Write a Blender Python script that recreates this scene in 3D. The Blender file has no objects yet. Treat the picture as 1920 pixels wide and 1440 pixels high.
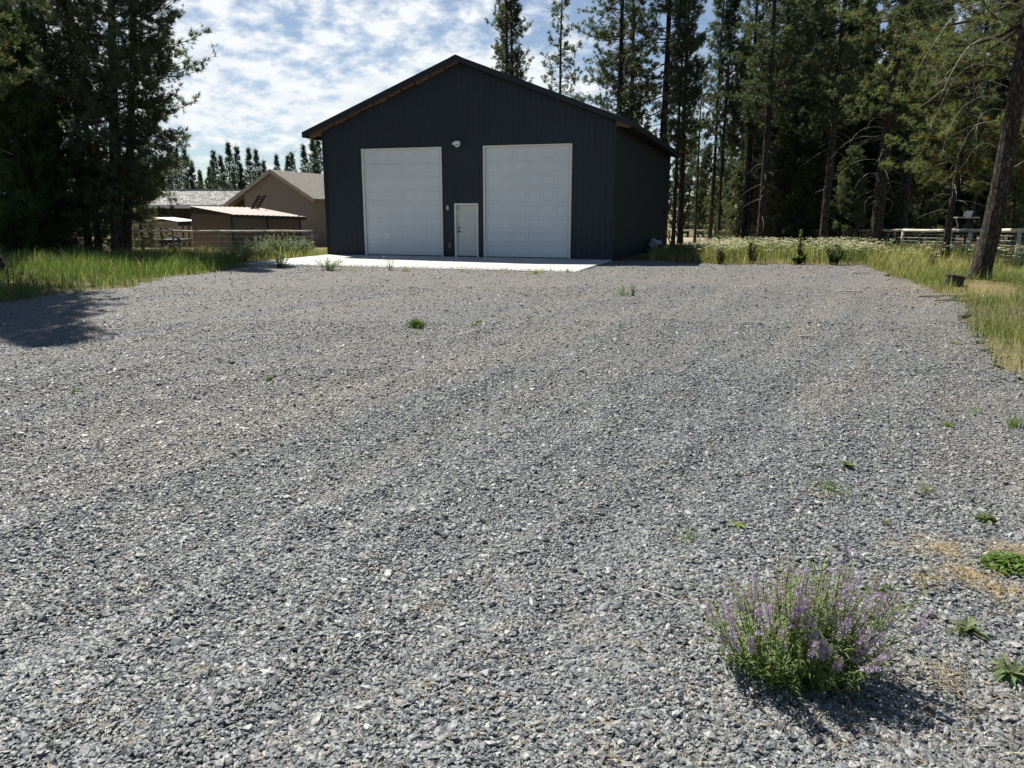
import bpy, math, random
import numpy as np

R = math.radians
SC = bpy.context.scene
COL = SC.collection

# ------------------------------------------------------------------ camera, sky, sun, exposure
CAM_H, PITCH, F = 1.86, 0.2217, 1442.0
cam_d = bpy.data.cameras.new('camera')
cam_d.sensor_width = 36.0
cam_d.lens = F / 1920 * 36.0
cam_d.clip_start, cam_d.clip_end = 0.05, 4000
cam = bpy.data.objects.new('camera', cam_d)
COL.objects.link(cam)
cam.location = (0, 0, CAM_H)
cam.rotation_euler = (math.pi / 2 - PITCH, 0, 0)
SC.camera = cam

SUN_AZ = R(-38)      # towards the sun: x = sin, y = cos
SUN_EL = R(57)
SC.view_settings.view_transform = 'Standard'
SC.view_settings.look = 'None'
SC.view_settings.exposure = 0.66
SC.view_settings.gamma = 1.0
SC.cycles.max_bounces = 8
SC.cycles.diffuse_bounces = 3
SC.cycles.transparent_max_bounces = 8

wd = bpy.data.worlds.new('World')
SC.world = wd
wd.use_nodes = True
nt = wd.node_tree
nt.nodes.clear()


def N(tree, typ, **kw):
    n = tree.nodes.new(typ)
    for k, v in kw.items():
        if k.startswith('i_'):
            n.inputs[k[2:].replace('_', ' ')].default_value = v
        else:
            setattr(n, k, v)
    return n


def L(tree, a, b):
    tree.links.new(a, b)


def vmath(tree, op, a, b=None):
    n = N(tree, 'ShaderNodeMath', operation=op)
    for i, v in enumerate((a, b)):
        if v is None:
            continue
        if isinstance(v, (int, float)):
            n.inputs[i].default_value = v
        else:
            L(tree, v, n.inputs[i])
    return n.outputs[0]


def ramp(tree, fac, stops, interp='LINEAR'):
    r = N(tree, 'ShaderNodeValToRGB')
    r.color_ramp.interpolation = interp
    el = r.color_ramp.elements
    while len(el) < len(stops):
        el.new(0.5)
    for e, (p, c) in zip(el, stops):
        e.position = p
        e.color = (c, c, c, 1) if isinstance(c, (int, float)) else (*c, 1)
    if fac is not None:
        L(tree, fac, r.inputs[0])
    return r


sky = N(nt, 'ShaderNodeTexSky', sky_type='NISHITA')
sky.sun_disc = False
sky.sun_elevation = SUN_EL
sky.sun_rotation = SUN_AZ
sky.altitude = 1200
sky.air_density = 1.0
sky.dust_density = 0.1
sky.ozone_density = 1.8
tc = N(nt, 'ShaderNodeTexCoord')
sep = N(nt, 'ShaderNodeSeparateXYZ')
L(nt, tc.outputs['Generated'], sep.inputs[0])
zc = vmath(nt, 'MAXIMUM', sep.outputs['Z'], 0.0)
den = vmath(nt, 'ADD', zc, 0.30)
u = vmath(nt, 'DIVIDE', sep.outputs['X'], den)
v = vmath(nt, 'DIVIDE', sep.outputs['Y'], den)
cmb = N(nt, 'ShaderNodeCombineXYZ')
L(nt, u, cmb.inputs[0])
L(nt, v, cmb.inputs[1])
mp = N(nt, 'ShaderNodeMapping')
mp.inputs['Rotation'].default_value = (0, 0, R(38))
mp.inputs['Scale'].default_value = (1.0, 0.9, 1)
mp.inputs['Location'].default_value = (3.1, 1.7, 0)
L(nt, cmb.outputs[0], mp.inputs[0])
n1 = N(nt, 'ShaderNodeTexNoise', i_Scale=12.0, i_Detail=10.0, i_Roughness=0.58, i_Distortion=0.1)
L(nt, mp.outputs[0], n1.inputs['Vector'])
n2 = N(nt, 'ShaderNodeTexNoise', i_Scale=2.2, i_Detail=3.0, i_Roughness=0.5)
L(nt, cmb.outputs[0], n2.inputs['Vector'])
n3 = N(nt, 'ShaderNodeTexNoise', i_Scale=22.0, i_Detail=7.0, i_Roughness=0.6)
L(nt, mp.outputs[0], n3.inputs['Vector'])
# more cloud to the left of the view, clearer to the right and close to the horizon
bias = N(nt, 'ShaderNodeMapRange', interpolation_type='SMOOTHSTEP')
L(nt, sep.outputs['X'], bias.inputs['Value'])
bias.inputs['From Min'].default_value = -0.05
bias.inputs['From Max'].default_value = 0.22
bias.inputs['To Min'].default_value = 0.145
bias.inputs['To Max'].default_value = -0.04
hz = N(nt, 'ShaderNodeMapRange', interpolation_type='SMOOTHSTEP')
L(nt, sep.outputs['Z'], hz.inputs['Value'])
hz.inputs['From Min'].default_value = 0.055
hz.inputs['From Max'].default_value = 0.10
hz.inputs['To Min'].default_value = -0.20
hz.inputs['To Max'].default_value = 0.0
hz2 = N(nt, 'ShaderNodeMapRange', interpolation_type='SMOOTHSTEP')
L(nt, sep.outputs['Z'], hz2.inputs['Value'])
hz2.inputs['From Min'].default_value = 0.13
hz2.inputs['From Max'].default_value = 0.27
hz2.inputs['To Min'].default_value = 0.0
hz2.inputs['To Max'].default_value = -0.15
s = vmath(nt, 'MULTIPLY', n1.outputs[0], 0.66)
s = vmath(nt, 'ADD', s, vmath(nt, 'MULTIPLY', n2.outputs[0], 0.45))
s = vmath(nt, 'ADD', s, vmath(nt, 'MULTIPLY', n3.outputs[0], 0.24))
s = vmath(nt, 'ADD', s, bias.outputs[0])
s = vmath(nt, 'ADD', s, hz.outputs[0])
s = vmath(nt, 'ADD', s, hz2.outputs[0])
# the cloud field lies ahead of the viewer; overhead and behind it is clear blue
bk = N(nt, 'ShaderNodeMapRange', interpolation_type='SMOOTHSTEP')
L(nt, sep.outputs['Y'], bk.inputs['Value'])
bk.inputs['From Min'].default_value = 0.35
bk.inputs['From Max'].default_value = 0.75
bk.inputs['To Min'].default_value = -0.6
bk.inputs['To Max'].default_value = 0.0
s = vmath(nt, 'ADD', s, bk.outputs[0])
mask = ramp(nt, s, [(0.40, 0.0), (0.60, 0.14), (0.65, 0.22), (0.79, 0.97)], 'LINEAR')
shade = ramp(nt, n1.outputs[0], [(0.36, (8.2, 9.0, 9.9)), (0.60, (10.6, 10.9, 11.1))])
mix = N(nt, 'ShaderNodeMix', data_type='RGBA')
L(nt, mask.outputs[0], mix.inputs['Factor'])
L(nt, sky.outputs[0], mix.inputs['A'])
L(nt, shade.outputs[0], mix.inputs['B'])
bg = N(nt, 'ShaderNodeBackground')
bg.inputs['Strength'].default_value = 0.058
L(nt, mix.outputs['Result'], bg.inputs['Color'])
wo = N(nt, 'ShaderNodeOutputWorld')
L(nt, bg.outputs[0], wo.inputs[0])

sun_d = bpy.data.lights.new('sun', 'SUN')
sun_d.energy = 5.0
sun_d.angle = R(0.5)
sun_d.color = (1.0, 0.965, 0.885)
sun = bpy.data.objects.new('sun', sun_d)
COL.objects.link(sun)
sun.rotation_euler = (math.pi / 2 - SUN_EL, 0, math.pi - SUN_AZ)
sun.location = (-20, 30, 40)

# ------------------------------------------------------------------ helpers


def hgt(x, y):
    """height of the ground"""
    x = np.asarray(x, float)
    y = np.asarray(y, float)
    d = np.clip(y - 28, 0, 90)
    z = -0.020 * d * d / (d + 4)
    m = 0.010 * np.sin(x * 1.3 + 0.6 * np.sin(y * 0.7)) + 0.010 * np.sin(y * 1.1 + x * 0.5) + 0.006 * np.sin(3.1 * x - 2.3 * y)
    md = (x - 12.1) ** 2 + (y - 20.0) ** 2
    return z + m * 0.9 + 0.14 * np.exp(-md / 1.6)


def gx(px, Y, z=0.0):
    """world x of a picture column at distance Y"""
    return (px - 960) / F * (Y * math.cos(PITCH) + (CAM_H - z) * math.sin(PITCH))


def un(px, py, z=0.0):
    u_, v_ = (px - 960) / F, (720 - py) / F
    dy, dz = math.cos(PITCH) + v_ * math.sin(PITCH), -math.sin(PITCH) + v_ * math.cos(PITCH)
    t = (z - CAM_H) / dz
    return u_ * t, dy * t


class MB:
    """collects pieces of ONE mesh"""

    def __init__(self):
        self.V, self.F, self.C, self.M, self.n = [], [], [], [], 0

    def add(self, V, Fs, col=None, mat=0):
        V = np.asarray(V, float).reshape(-1, 3)
        if not isinstance(Fs, (list, tuple)) or (len(Fs) and np.isscalar(Fs[0])):
            Fs = [Fs]
        for f in Fs:
            f = np.asarray(f, int)
            if f.ndim == 1:
                f = f[None]
            self.F.append(f + self.n)
            self.M.append(np.full(len(f), mat, int))
        self.V.append(V)
        if col is None:
            col = (1, 1, 1)
        c = np.asarray(col, float)
        if c.ndim == 1:
            c = np.tile(c[None, :3], (len(V), 1))
        self.C.append(c)
        self.n += len(V)
        return self

    def box(self, x0, x1, y0, y1, z0, z1, col=None, mat=0):
        V = [(x, y, z) for z in (z0, z1) for y in (y0, y1) for x in (x0, x1)]
        Fq = np.array([(0, 2, 3, 1), (4, 5, 7, 6), (0, 1, 5, 4), (2, 6, 7, 3), (0, 4, 6, 2), (1, 3, 7, 5)])
        return self.add(V, Fq, col, mat)

    def bbox(self, x0, x1, y0, y1, z0, z1, b=0.01, col=None, mat=0):
        """box with chamfered vertical and top edges"""
        b = min(b, (x1 - x0) / 2.2, (y1 - y0) / 2.2)
        o = [(x0 + b, y0), (x1 - b, y0), (x1, y0 + b), (x1, y1 - b), (x1 - b, y1), (x0 + b, y1), (x0, y1 - b), (x0, y0 + b)]
        cx, cy = (x0 + x1) / 2, (y0 + y1) / 2
        sx, sy = 1 - 2 * b / (x1 - x0), 1 - 2 * b / (y1 - y0)
        i_ = [(cx + (p[0] - cx) * sx, cy + (p[1] - cy) * sy) for p in o]
        V = [(*p, z0) for p in o] + [(*p, z1 - b) for p in o] + [(*p, z1) for p in i_]
        k = 8
        Q = [(i, (i + 1) % k, k + (i + 1) % k, k + i) for i in range(k)] + [(k + i, k + (i + 1) % k, 2 * k + (i + 1) % k, 2 * k + i) for i in range(k)]
        return self.add(V, [np.array(Q), np.array([[2 * k + i for i in range(k)]]), np.array([[k - 1 - i for i in range(k)]])], col, mat)

    def bar(self, a, b, w, h, col=None, mat=0, up=(0, 0, 1)):
        a, b, up = np.array(a, float), np.array(b, float), np.array(up, float)
        d = b - a
        d /= np.linalg.norm(d)
        sd = np.cross(d, up)
        if np.linalg.norm(sd) < 1e-4:
            sd = np.cross(d, (1, 0, 0))
        sd /= np.linalg.norm(sd)
        u_ = np.cross(sd, d)
        V = [p + sd * sx * w / 2 + u_ * sz * h / 2 for p in (a, b) for sx, sz in ((-1, -1), (1, -1), (1, 1), (-1, 1))]
        Q = np.array([(0, 1, 2, 3), (7, 6, 5, 4), (0, 4, 5, 1), (1, 5, 6, 2), (2, 6, 7, 3), (3, 7, 4, 0)])
        return self.add(V, Q, col, mat)

    def tube(self, P, rad, k=6, col=None, mat=0, cap=True, jit=None):
        P = np.asarray(P, float)
        n = len(P)
        rad = np.broadcast_to(np.asarray(rad, float), (n,))
        T = np.gradient(P, axis=0)
        T /= np.linalg.norm(T, axis=1)[:, None] + 1e-9
        ref = np.array((0, 0, 1.0)) if abs(T[:, 2]).mean() < 0.85 else np.array((1.0, 0, 0))
        S = np.cross(T, ref)
        S /= np.linalg.norm(S, axis=1)[:, None] + 1e-9
        U = np.cross(S, T)
        an = np.arange(k) * 2 * np.pi / k
        rr = rad[:, None] * (np.ones((n, k)) if jit is None else jit)
        V = P[:, None] + rr[..., None] * (np.cos(an)[None, :, None] * S[:, None] + np.sin(an)[None, :, None] * U[:, None])
        i, j = np.meshgrid(np.arange(n - 1), np.arange(k), indexing='ij')
        q = np.stack([i * k + j, i * k + (j + 1) % k, (i + 1) * k + (j + 1) % k, (i + 1) * k + j], -1).reshape(-1, 4)
        fs = [q]
        if cap:
            fs += [np.arange(k)[::-1][None], (np.arange(k) + (n - 1) * k)[None]]
        return self.add(V.reshape(-1, 3), fs, col, mat)

    def poly(self, pts, col=None, mat=0):
        return self.add(pts, np.arange(len(pts))[None], col, mat)

    def prism(self, pts, d, col=None, mat=0):
        pts = np.asarray(pts, float)
        n = len(pts)
        V = np.concatenate([pts, pts + np.asarray(d, float)])
        Q = np.array([(i, (i + 1) % n, n + (i + 1) % n, n + i) for i in range(n)])
        return self.add(V, [Q, np.arange(n)[::-1][None], (np.arange(n) + n)[None]], col, mat)

    def build(self, name, mats, parent=None, smooth=False, loc=None, share=None):
        me = bpy.data.meshes.new(name)
        V = np.concatenate(self.V)
        me.vertices.add(len(V))
        me.vertices.foreach_set('co', V.astype(np.float32).ravel())
        lo = np.concatenate([f.ravel() for f in self.F])
        tot = np.concatenate([np.full(len(f), f.shape[1]) for f in self.F])
        me.loops.add(len(lo))
        me.loops.foreach_set('vertex_index', lo.astype(np.int32))
        me.polygons.add(len(tot))
        me.polygons.foreach_set('loop_start', np.concatenate([[0], np.cumsum(tot)[:-1]]).astype(np.int32))
        me.polygons.foreach_set('material_index', np.concatenate(self.M).astype(np.int32))
        me.polygons.foreach_set('use_smooth', np.full(len(tot), bool(smooth)))
        me.update(calc_edges=True)
        me.validate()
        C = np.concatenate(self.C)
        if len(C) == len(me.vertices):
            at = me.attributes.new('Col', 'FLOAT_COLOR', 'POINT')
            at.data.foreach_set('color', np.concatenate([C, np.ones((len(C), 1))], 1).astype(np.float32).ravel())
        for m in (mats if isinstance(mats, (list, tuple)) else [mats]):
            me.materials.append(m)
        o = bpy.data.objects.new(name, me)
        COL.objects.link(o)
        if parent:
            o.parent = parent
        if loc is not None:
            o.location = loc
        return o


def empty(name, loc=(0, 0, 0), rz=0.0, scale=1.0):
    o = bpy.data.objects.new(name, None)
    COL.objects.link(o)
    o.location = loc
    o.rotation_euler = (0, 0, rz)
    o.scale = (scale,) * 3
    o.empty_display_size = 0.2
    return o


def tag(o, label=None, cat=None, group=None, kind=None):
    for k, v_ in (('label', label), ('category', cat), ('group', group), ('kind', kind)):
        if v_:
            o[k] = v_
    return o


def copy_tree(o, parent=None):
    c = o.copy()
    COL.objects.link(c)
    c.parent = parent
    for ch in list(o.children):
        copy_tree(ch, c)
    return c


# ------------------------------------------------------------------ materials
def new_mat(name):
    m = bpy.data.materials.new(name)
    m.use_nodes = True
    t = m.node_tree
    b = t.nodes['Principled BSDF']
    return m, t, b


def pos(t, scale=(1, 1, 1), obj=True):
    c = N(t, 'ShaderNodeTexCoord')
    mp_ = N(t, 'ShaderNodeMapping')
    mp_.inputs['Scale'].default_value = scale
    L(t, c.outputs['Object'], mp_.inputs[0])
    return mp_.outputs[0]


def plain(name, c, rough=0.6, var=0.15, sc=3.0, metal=0.0, bump=0.0, bsc=40.0, stretch=(1, 1, 1), spec=0.5):
    """a colour with soft blotches of wear, fine bump"""
    m, t, b = new_mat(name)
    p = pos(t, stretch)
    n = N(t, 'ShaderNodeTexNoise', i_Scale=sc, i_Detail=6.0, i_Roughness=0.65)
    L(t, p, n.inputs['Vector'])
    lo = tuple(x * (1 - var) for x in c)
    hi = tuple(min(1, x * (1 + var)) for x in c)
    r = ramp(t, n.outputs[0], [(0.3, lo), (0.7, hi)])
    L(t, r.outputs[0], b.inputs['Base Color'])
    b.inputs['Roughness'].default_value = rough
    b.inputs['Metallic'].default_value = metal
    b.inputs['Specular IOR Level'].default_value = spec
    if bump:
        n_ = N(t, 'ShaderNodeTexNoise', i_Scale=bsc, i_Detail=5.0)
        L(t, p, n_.inputs['Vector'])
        bm_ = N(t, 'ShaderNodeBump', i_Strength=bump, i_Distance=0.02)
        L(t, n_.outputs[0], bm_.inputs['Height'])
        L(t, bm_.outputs[0], b.inputs['Normal'])
    return m


def leaf_mat(name, trans=0.35, gain=1.0, rough=0.5, spec=0.25):
    """thin leaves: each leaf has its own colour (attribute), light comes through"""
    m, t, b = new_mat(name)
    a = N(t, 'ShaderNodeAttribute', attribute_name='Col')
    b.inputs['Roughness'].default_value = rough
    b.inputs['Specular IOR Level'].default_value = spec
    L(t, a.outputs['Color'], b.inputs['Base Color'])
    tr = N(t, 'ShaderNodeBsdfTranslucent')
    g = N(t, 'ShaderNodeMix', data_type='RGBA', blend_type='MULTIPLY')
    g.inputs['Factor'].default_value = 1.0
    L(t, a.outputs['Color'], g.inputs['A'])
    g.inputs['B'].default_value = (1.25 * gain, 1.35 * gain, 0.7 * gain, 1)
    L(t, g.outputs['Result'], tr.inputs['Color'])
    mx = N(t, 'ShaderNodeMixShader')
    mx.inputs[0].default_value = trans
    L(t, b.outputs[0], mx.inputs[1])
    L(t, tr.outputs[0], mx.inputs[2])
    L(t, mx.outputs[0], t.nodes['Material Output'].inputs[0])
    return m


def bark_mat(name, c1, c2, sc=9.0):
    m, t, b = new_mat(name)
    p = pos(t, (1, 1, 0.33))
    vo = N(t, 'ShaderNodeTexVoronoi', feature='DISTANCE_TO_EDGE', i_Scale=sc)
    n = N(t, 'ShaderNodeTexNoise', i_Scale=sc * 0.8, i_Detail=8.0, i_Roughness=0.7)
    L(t, p, n.inputs['Vector'])
    mxv = N(t, 'ShaderNodeMix', data_type='RGBA')
    mxv.inputs['Factor'].default_value = 0.12
    L(t, p, mxv.inputs['A'])
    L(t, n.outputs['Color'], mxv.inputs['B'])
    L(t, mxv.outputs['Result'], vo.inputs['Vector'])
    s_ = vmath(t, 'ADD', vmath(t, 'MULTIPLY', vo.outputs['Distance'], 1.6), vmath(t, 'MULTIPLY', n.outputs[0], 0.7))
    r = ramp(t, s_, [(0.3, tuple(x * 0.45 for x in c1)), (0.5, c1), (0.85, c2)])
    L(t, r.outputs[0], b.inputs['Base Color'])
    b.inputs['Roughness'].default_value = 0.9
    b.inputs['Specular IOR Level'].default_value = 0.2
    bm_ = N(t, 'ShaderNodeBump', i_Strength=0.9, i_Distance=0.04)
    L(t, s_, bm_.inputs['Height'])
    L(t, bm_.outputs[0], b.inputs['Normal'])
    return m


def ground_mat():
    m, t, b = new_mat('meadow soil')
    p = pos(t)
    n1_ = N(t, 'ShaderNodeTexNoise', i_Scale=0.25, i_Detail=5.0)
    n2_ = N(t, 'ShaderNodeTexNoise', i_Scale=6.0, i_Detail=8.0, i_Roughness=0.7)
    L(t, p, n1_.inputs['Vector'])
    L(t, p, n2_.inputs['Vector'])
    s_ = vmath(t, 'ADD', vmath(t, 'MULTIPLY', n1_.outputs[0], 0.6), vmath(t, 'MULTIPLY', n2_.outputs[0], 0.5))
    r = ramp(t, s_, [(0.35, (0.075, 0.065, 0.038)), (0.52, (0.135, 0.118, 0.06)), (0.7, (0.23, 0.185, 0.105))])
    L(t, r.outputs[0], b.inputs['Base Color'])
    b.inputs['Roughness'].default_value = 1.0
    b.inputs['Specular IOR Level'].default_value = 0.1
    bm_ = N(t, 'ShaderNodeBump', i_Strength=0.6, i_Distance=0.05)
    L(t, n2_.outputs[0], bm_.inputs['Height'])
    L(t, bm_.outputs[0], b.inputs['Normal'])
    return m


STONE_STOPS = [(0.0, (0.064, 0.070, 0.074)), (0.35, (0.140, 0.150, 0.154)), (0.7, (0.222, 0.232, 0.234)), (0.88, (0.28, 0.272, 0.245)), (0.96, (0.32, 0.325, 0.31)), (1.0, (0.40, 0.40, 0.38))]


def track_noise(t, vec):
    m1 = N(t, 'ShaderNodeMapping')
    m1.inputs['Rotation'].default_value = (0, 0, R(-62))
    L(t, vec, m1.inputs[0])
    m2 = N(t, 'ShaderNodeMapping')
    m2.inputs['Scale'].default_value = (0.10, 1.15, 1)
    L(t, m1.outputs[0], m2.inputs[0])
    n_ = N(t, 'ShaderNodeTexNoise', noise_dimensions='2D', i_Scale=1.0, i_Detail=4.0, i_Roughness=0.55, i_Distortion=0.5)
    L(t, m2.outputs[0], n_.inputs['Vector'])
    n2_ = N(t, 'ShaderNodeTexNoise', i_Scale=0.4, i_Detail=5.0, i_Roughness=0.6, i_Distortion=0.5)
    L(t, vec, n2_.inputs['Vector'])
    return vmath(t, 'ADD', vmath(t, 'MULTIPLY', n_.outputs[0], 0.68), vmath(t, 'MULTIPLY', n2_.outputs[0], 0.34))


def gravel_base_mat():
    m, t, b = new_mat('gravel bed')
    p = pos(t)
    cols, hs = [], []
    n0 = N(t, 'ShaderNodeTexNoise', i_Scale=20.0, i_Detail=3.0)
    L(t, p, n0.inputs['Vector'])
    warp = N(t, 'ShaderNodeMix', data_type='RGBA')
    warp.inputs['Factor'].default_value = 0.02
    L(t, p, warp.inputs['A'])
    L(t, n0.outputs['Color'], warp.inputs['B'])
    vo = N(t, 'ShaderNodeTexVoronoi', i_Scale=54.0)
    L(t, warp.outputs['Result'], vo.inputs['Vector'])
    sp = N(t, 'ShaderNodeSeparateColor')
    L(t, vo.outputs['Color'], sp.inputs[0])
    r = ramp(t, sp.outputs[0], [(a_, tuple(x * 0.92 for x in c_)) for a_, c_ in STONE_STOPS])
    # dusty fines and needles worked into the stones by traffic
    tn = track_noise(t, p)
    n2_ = N(t, 'ShaderNodeTexNoise', i_Scale=60.0, i_Detail=3.0)
    L(t, p, n2_.inputs['Vector'])
    fy = N(t, 'ShaderNodeSeparateXYZ')
    L(t, p, fy.inputs[0])
    yr = N(t, 'ShaderNodeMapRange')
    L(t, fy.outputs['Y'], yr.inputs['Value'])
    yr.inputs['From Min'].default_value = 5.0
    yr.inputs['From Max'].default_value = 20.0
    yr.inputs['To Min'].default_value = -0.02
    yr.inputs['To Max'].default_value = 0.16
    k = vmath(t, 'ADD', tn, yr.outputs[0])
    k = vmath(t, 'ADD', k, vmath(t, 'MULTIPLY', vmath(t, 'SUBTRACT', n2_.outputs[0], 0.5), 0.5))
    du = ramp(t, k, [(0.44, 0.0), (0.70, 0.68)])
    mx = N(t, 'ShaderNodeMix', data_type='RGBA')
    L(t, du.outputs[0], mx.inputs['Factor'])
    L(t, r.outputs[0], mx.inputs['A'])
    mx.inputs['B'].default_value = (0.25, 0.225, 0.195, 1)
    L(t, mx.outputs['Result'], b.inputs['Base Color'])
    b.inputs['Roughness'].default_value = 0.75
    b.inputs['Specular IOR Level'].default_value = 0.4
    d = N(t, 'ShaderNodeTexVoronoi', feature='F1', i_Scale=54.0)
    L(t, warp.outputs['Result'], d.inputs['Vector'])
    hh = vmath(t, 'ADD', vmath(t, 'MULTIPLY', d.outputs['Distance'], -1.0), vmath(t, 'MULTIPLY', sp.outputs[1], 0.8))
    bm_ = N(t, 'ShaderNodeBump', i_Strength=1.0, i_Distance=0.022)
    L(t, hh, bm_.inputs['Height'])
    L(t, bm_.outputs[0], b.inputs['Normal'])
    return m


def stone_mat():
    m, t, b = new_mat('crushed basalt')
    oi = N(t, 'ShaderNodeObjectInfo')
    r = ramp(t, oi.outputs['Random'], STONE_STOPS)
    p = pos(t)
    n = N(t, 'ShaderNodeTexNoise', i_Scale=2.0, i_Detail=4.0)
    L(t, p, n.inputs['Vector'])
    rr = ramp(t, n.outputs[0], [(0.3, 0.72), (0.7, 1.25)])
    mx = N(t, 'ShaderNodeMix', data_type='RGBA', blend_type='MULTIPLY')
    mx.inputs['Factor'].default_value = 1.0
    L(t, r.outputs[0], mx.inputs['A'])
    L(t, rr.outputs[0], mx.inputs['B'])
    L(t, mx.outputs['Result'], b.inputs['Base Color'])
    tn = track_noise(t, oi.outputs['Location'])
    fy = N(t, 'ShaderNodeSeparateXYZ')
    L(t, oi.outputs['Location'], fy.inputs[0])
    yr = N(t, 'ShaderNodeMapRange')
    L(t, fy.outputs['Y'], yr.inputs['Value'])
    yr.inputs['From Min'].default_value = 4.0
    yr.inputs['From Max'].default_value = 18.0
    yr.inputs['To Min'].default_value = -0.06
    yr.inputs['To Max'].default_value = 0.15
    k = vmath(t, 'ADD', tn, yr.outputs[0])
    k = vmath(t, 'ADD', k, vmath(t, 'MULTIPLY', vmath(t, 'SUBTRACT', n.outputs[0], 0.5), 0.4))
    du = ramp(t, k, [(0.44, 0.0), (0.70, 0.64)])
    md_ = N(t, 'ShaderNodeMix', data_type='RGBA')
    L(t, du.outputs[0], md_.inputs['Factor'])
    L(t, mx.outputs['Result'], md_.inputs['A'])
    md_.inputs['B'].default_value = (0.27, 0.238, 0.20, 1)
    L(t, md_.outputs['Result'], b.inputs['Base Color'])
    b.inputs['Roughness'].default_value = 0.52
    b.inputs['Specular IOR Level'].default_value = 0.5
    return m


def shingle_mat(name, c, sx=3.0, sy=7.0, contrast=0.5):
    m, t, b = new_mat(name)
    c_ = N(t, 'ShaderNodeTexCoord')
    mp_ = N(t, 'ShaderNodeMapping')
    L(t, c_.outputs['Object'], mp_.inputs[0])
    br = N(t, 'ShaderNodeTexBrick')
    br.offset = 0.5
    br.inputs['Scale'].default_value = 1.0
    br.inputs['Brick Width'].default_value = 1 / sx
    br.inputs['Row Height'].default_value = 1 / sy
    br.inputs['Mortar Size'].default_value = 0.02
    br.inputs['Color1'].default_value = (*[x * (1 - contrast) for x in c], 1)
    br.inputs['Color2'].default_value = (*[min(1, x * (1 + contrast)) for x in c], 1)
    br.inputs['Mortar'].default_value = (*[x * 0.25 for x in c], 1)
    L(t, mp_.outputs[0], br.inputs['Vector'])
    n = N(t, 'ShaderNodeTexNoise', i_Scale=8.0, i_Detail=5.0)
    L(t, c_.outputs['Object'], n.inputs['Vector'])
    mx = N(t, 'ShaderNodeMix', data_type='RGBA', blend_type='MULTIPLY')
    mx.inputs['Factor'].default_value = 1.0
    rr = ramp(t, n.outputs[0], [(0.3, 0.65), (0.7, 1.2)])
    L(t, br.outputs['Color'], mx.inputs['A'])
    L(t, rr.outputs[0], mx.inputs['B'])
    L(t, mx.outputs['Result'], b.inputs['Base Color'])
    b.inputs['Roughness'].default_value = 0.85
    bm_ = N(t, 'ShaderNodeBump', i_Strength=0.6, i_Distance=0.03)
    L(t, br.outputs['Color'], bm_.inputs['Height'])
    L(t, bm_.outputs[0], b.inputs['Normal'])
    return m


def concrete_mat():
    m, t, b = new_mat('concrete')
    p = pos(t)
    n = N(t, 'ShaderNodeTexNoise', i_Scale=1.1, i_Detail=9.0, i_Roughness=0.7)
    n2_ = N(t, 'ShaderNodeTexNoise', i_Scale=55.0, i_Detail=4.0)
    L(t, p, n.inputs['Vector'])
    L(t, p, n2_.inputs['Vector'])
    s_ = vmath(t, 'ADD', vmath(t, 'MULTIPLY', n.outputs[0], 0.7), vmath(t, 'MULTIPLY', n2_.outputs[0], 0.3))
    r = ramp(t, s_, [(0.36, (0.34, 0.325, 0.29)), (0.47, (0.50, 0.485, 0.445)), (0.56, (0.58, 0.565, 0.525)), (0.7, (0.64, 0.63, 0.60))])
    L(t, r.outputs[0], b.inputs['Base Color'])
    b.inputs['Roughness'].default_value = 0.85
    bm_ = N(t, 'ShaderNodeBump', i_Strength=0.2, i_Distance=0.01)
    L(t, n2_.outputs[0], bm_.inputs['Height'])
    L(t, bm_.outputs[0], b.inputs['Normal'])
    return m


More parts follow.
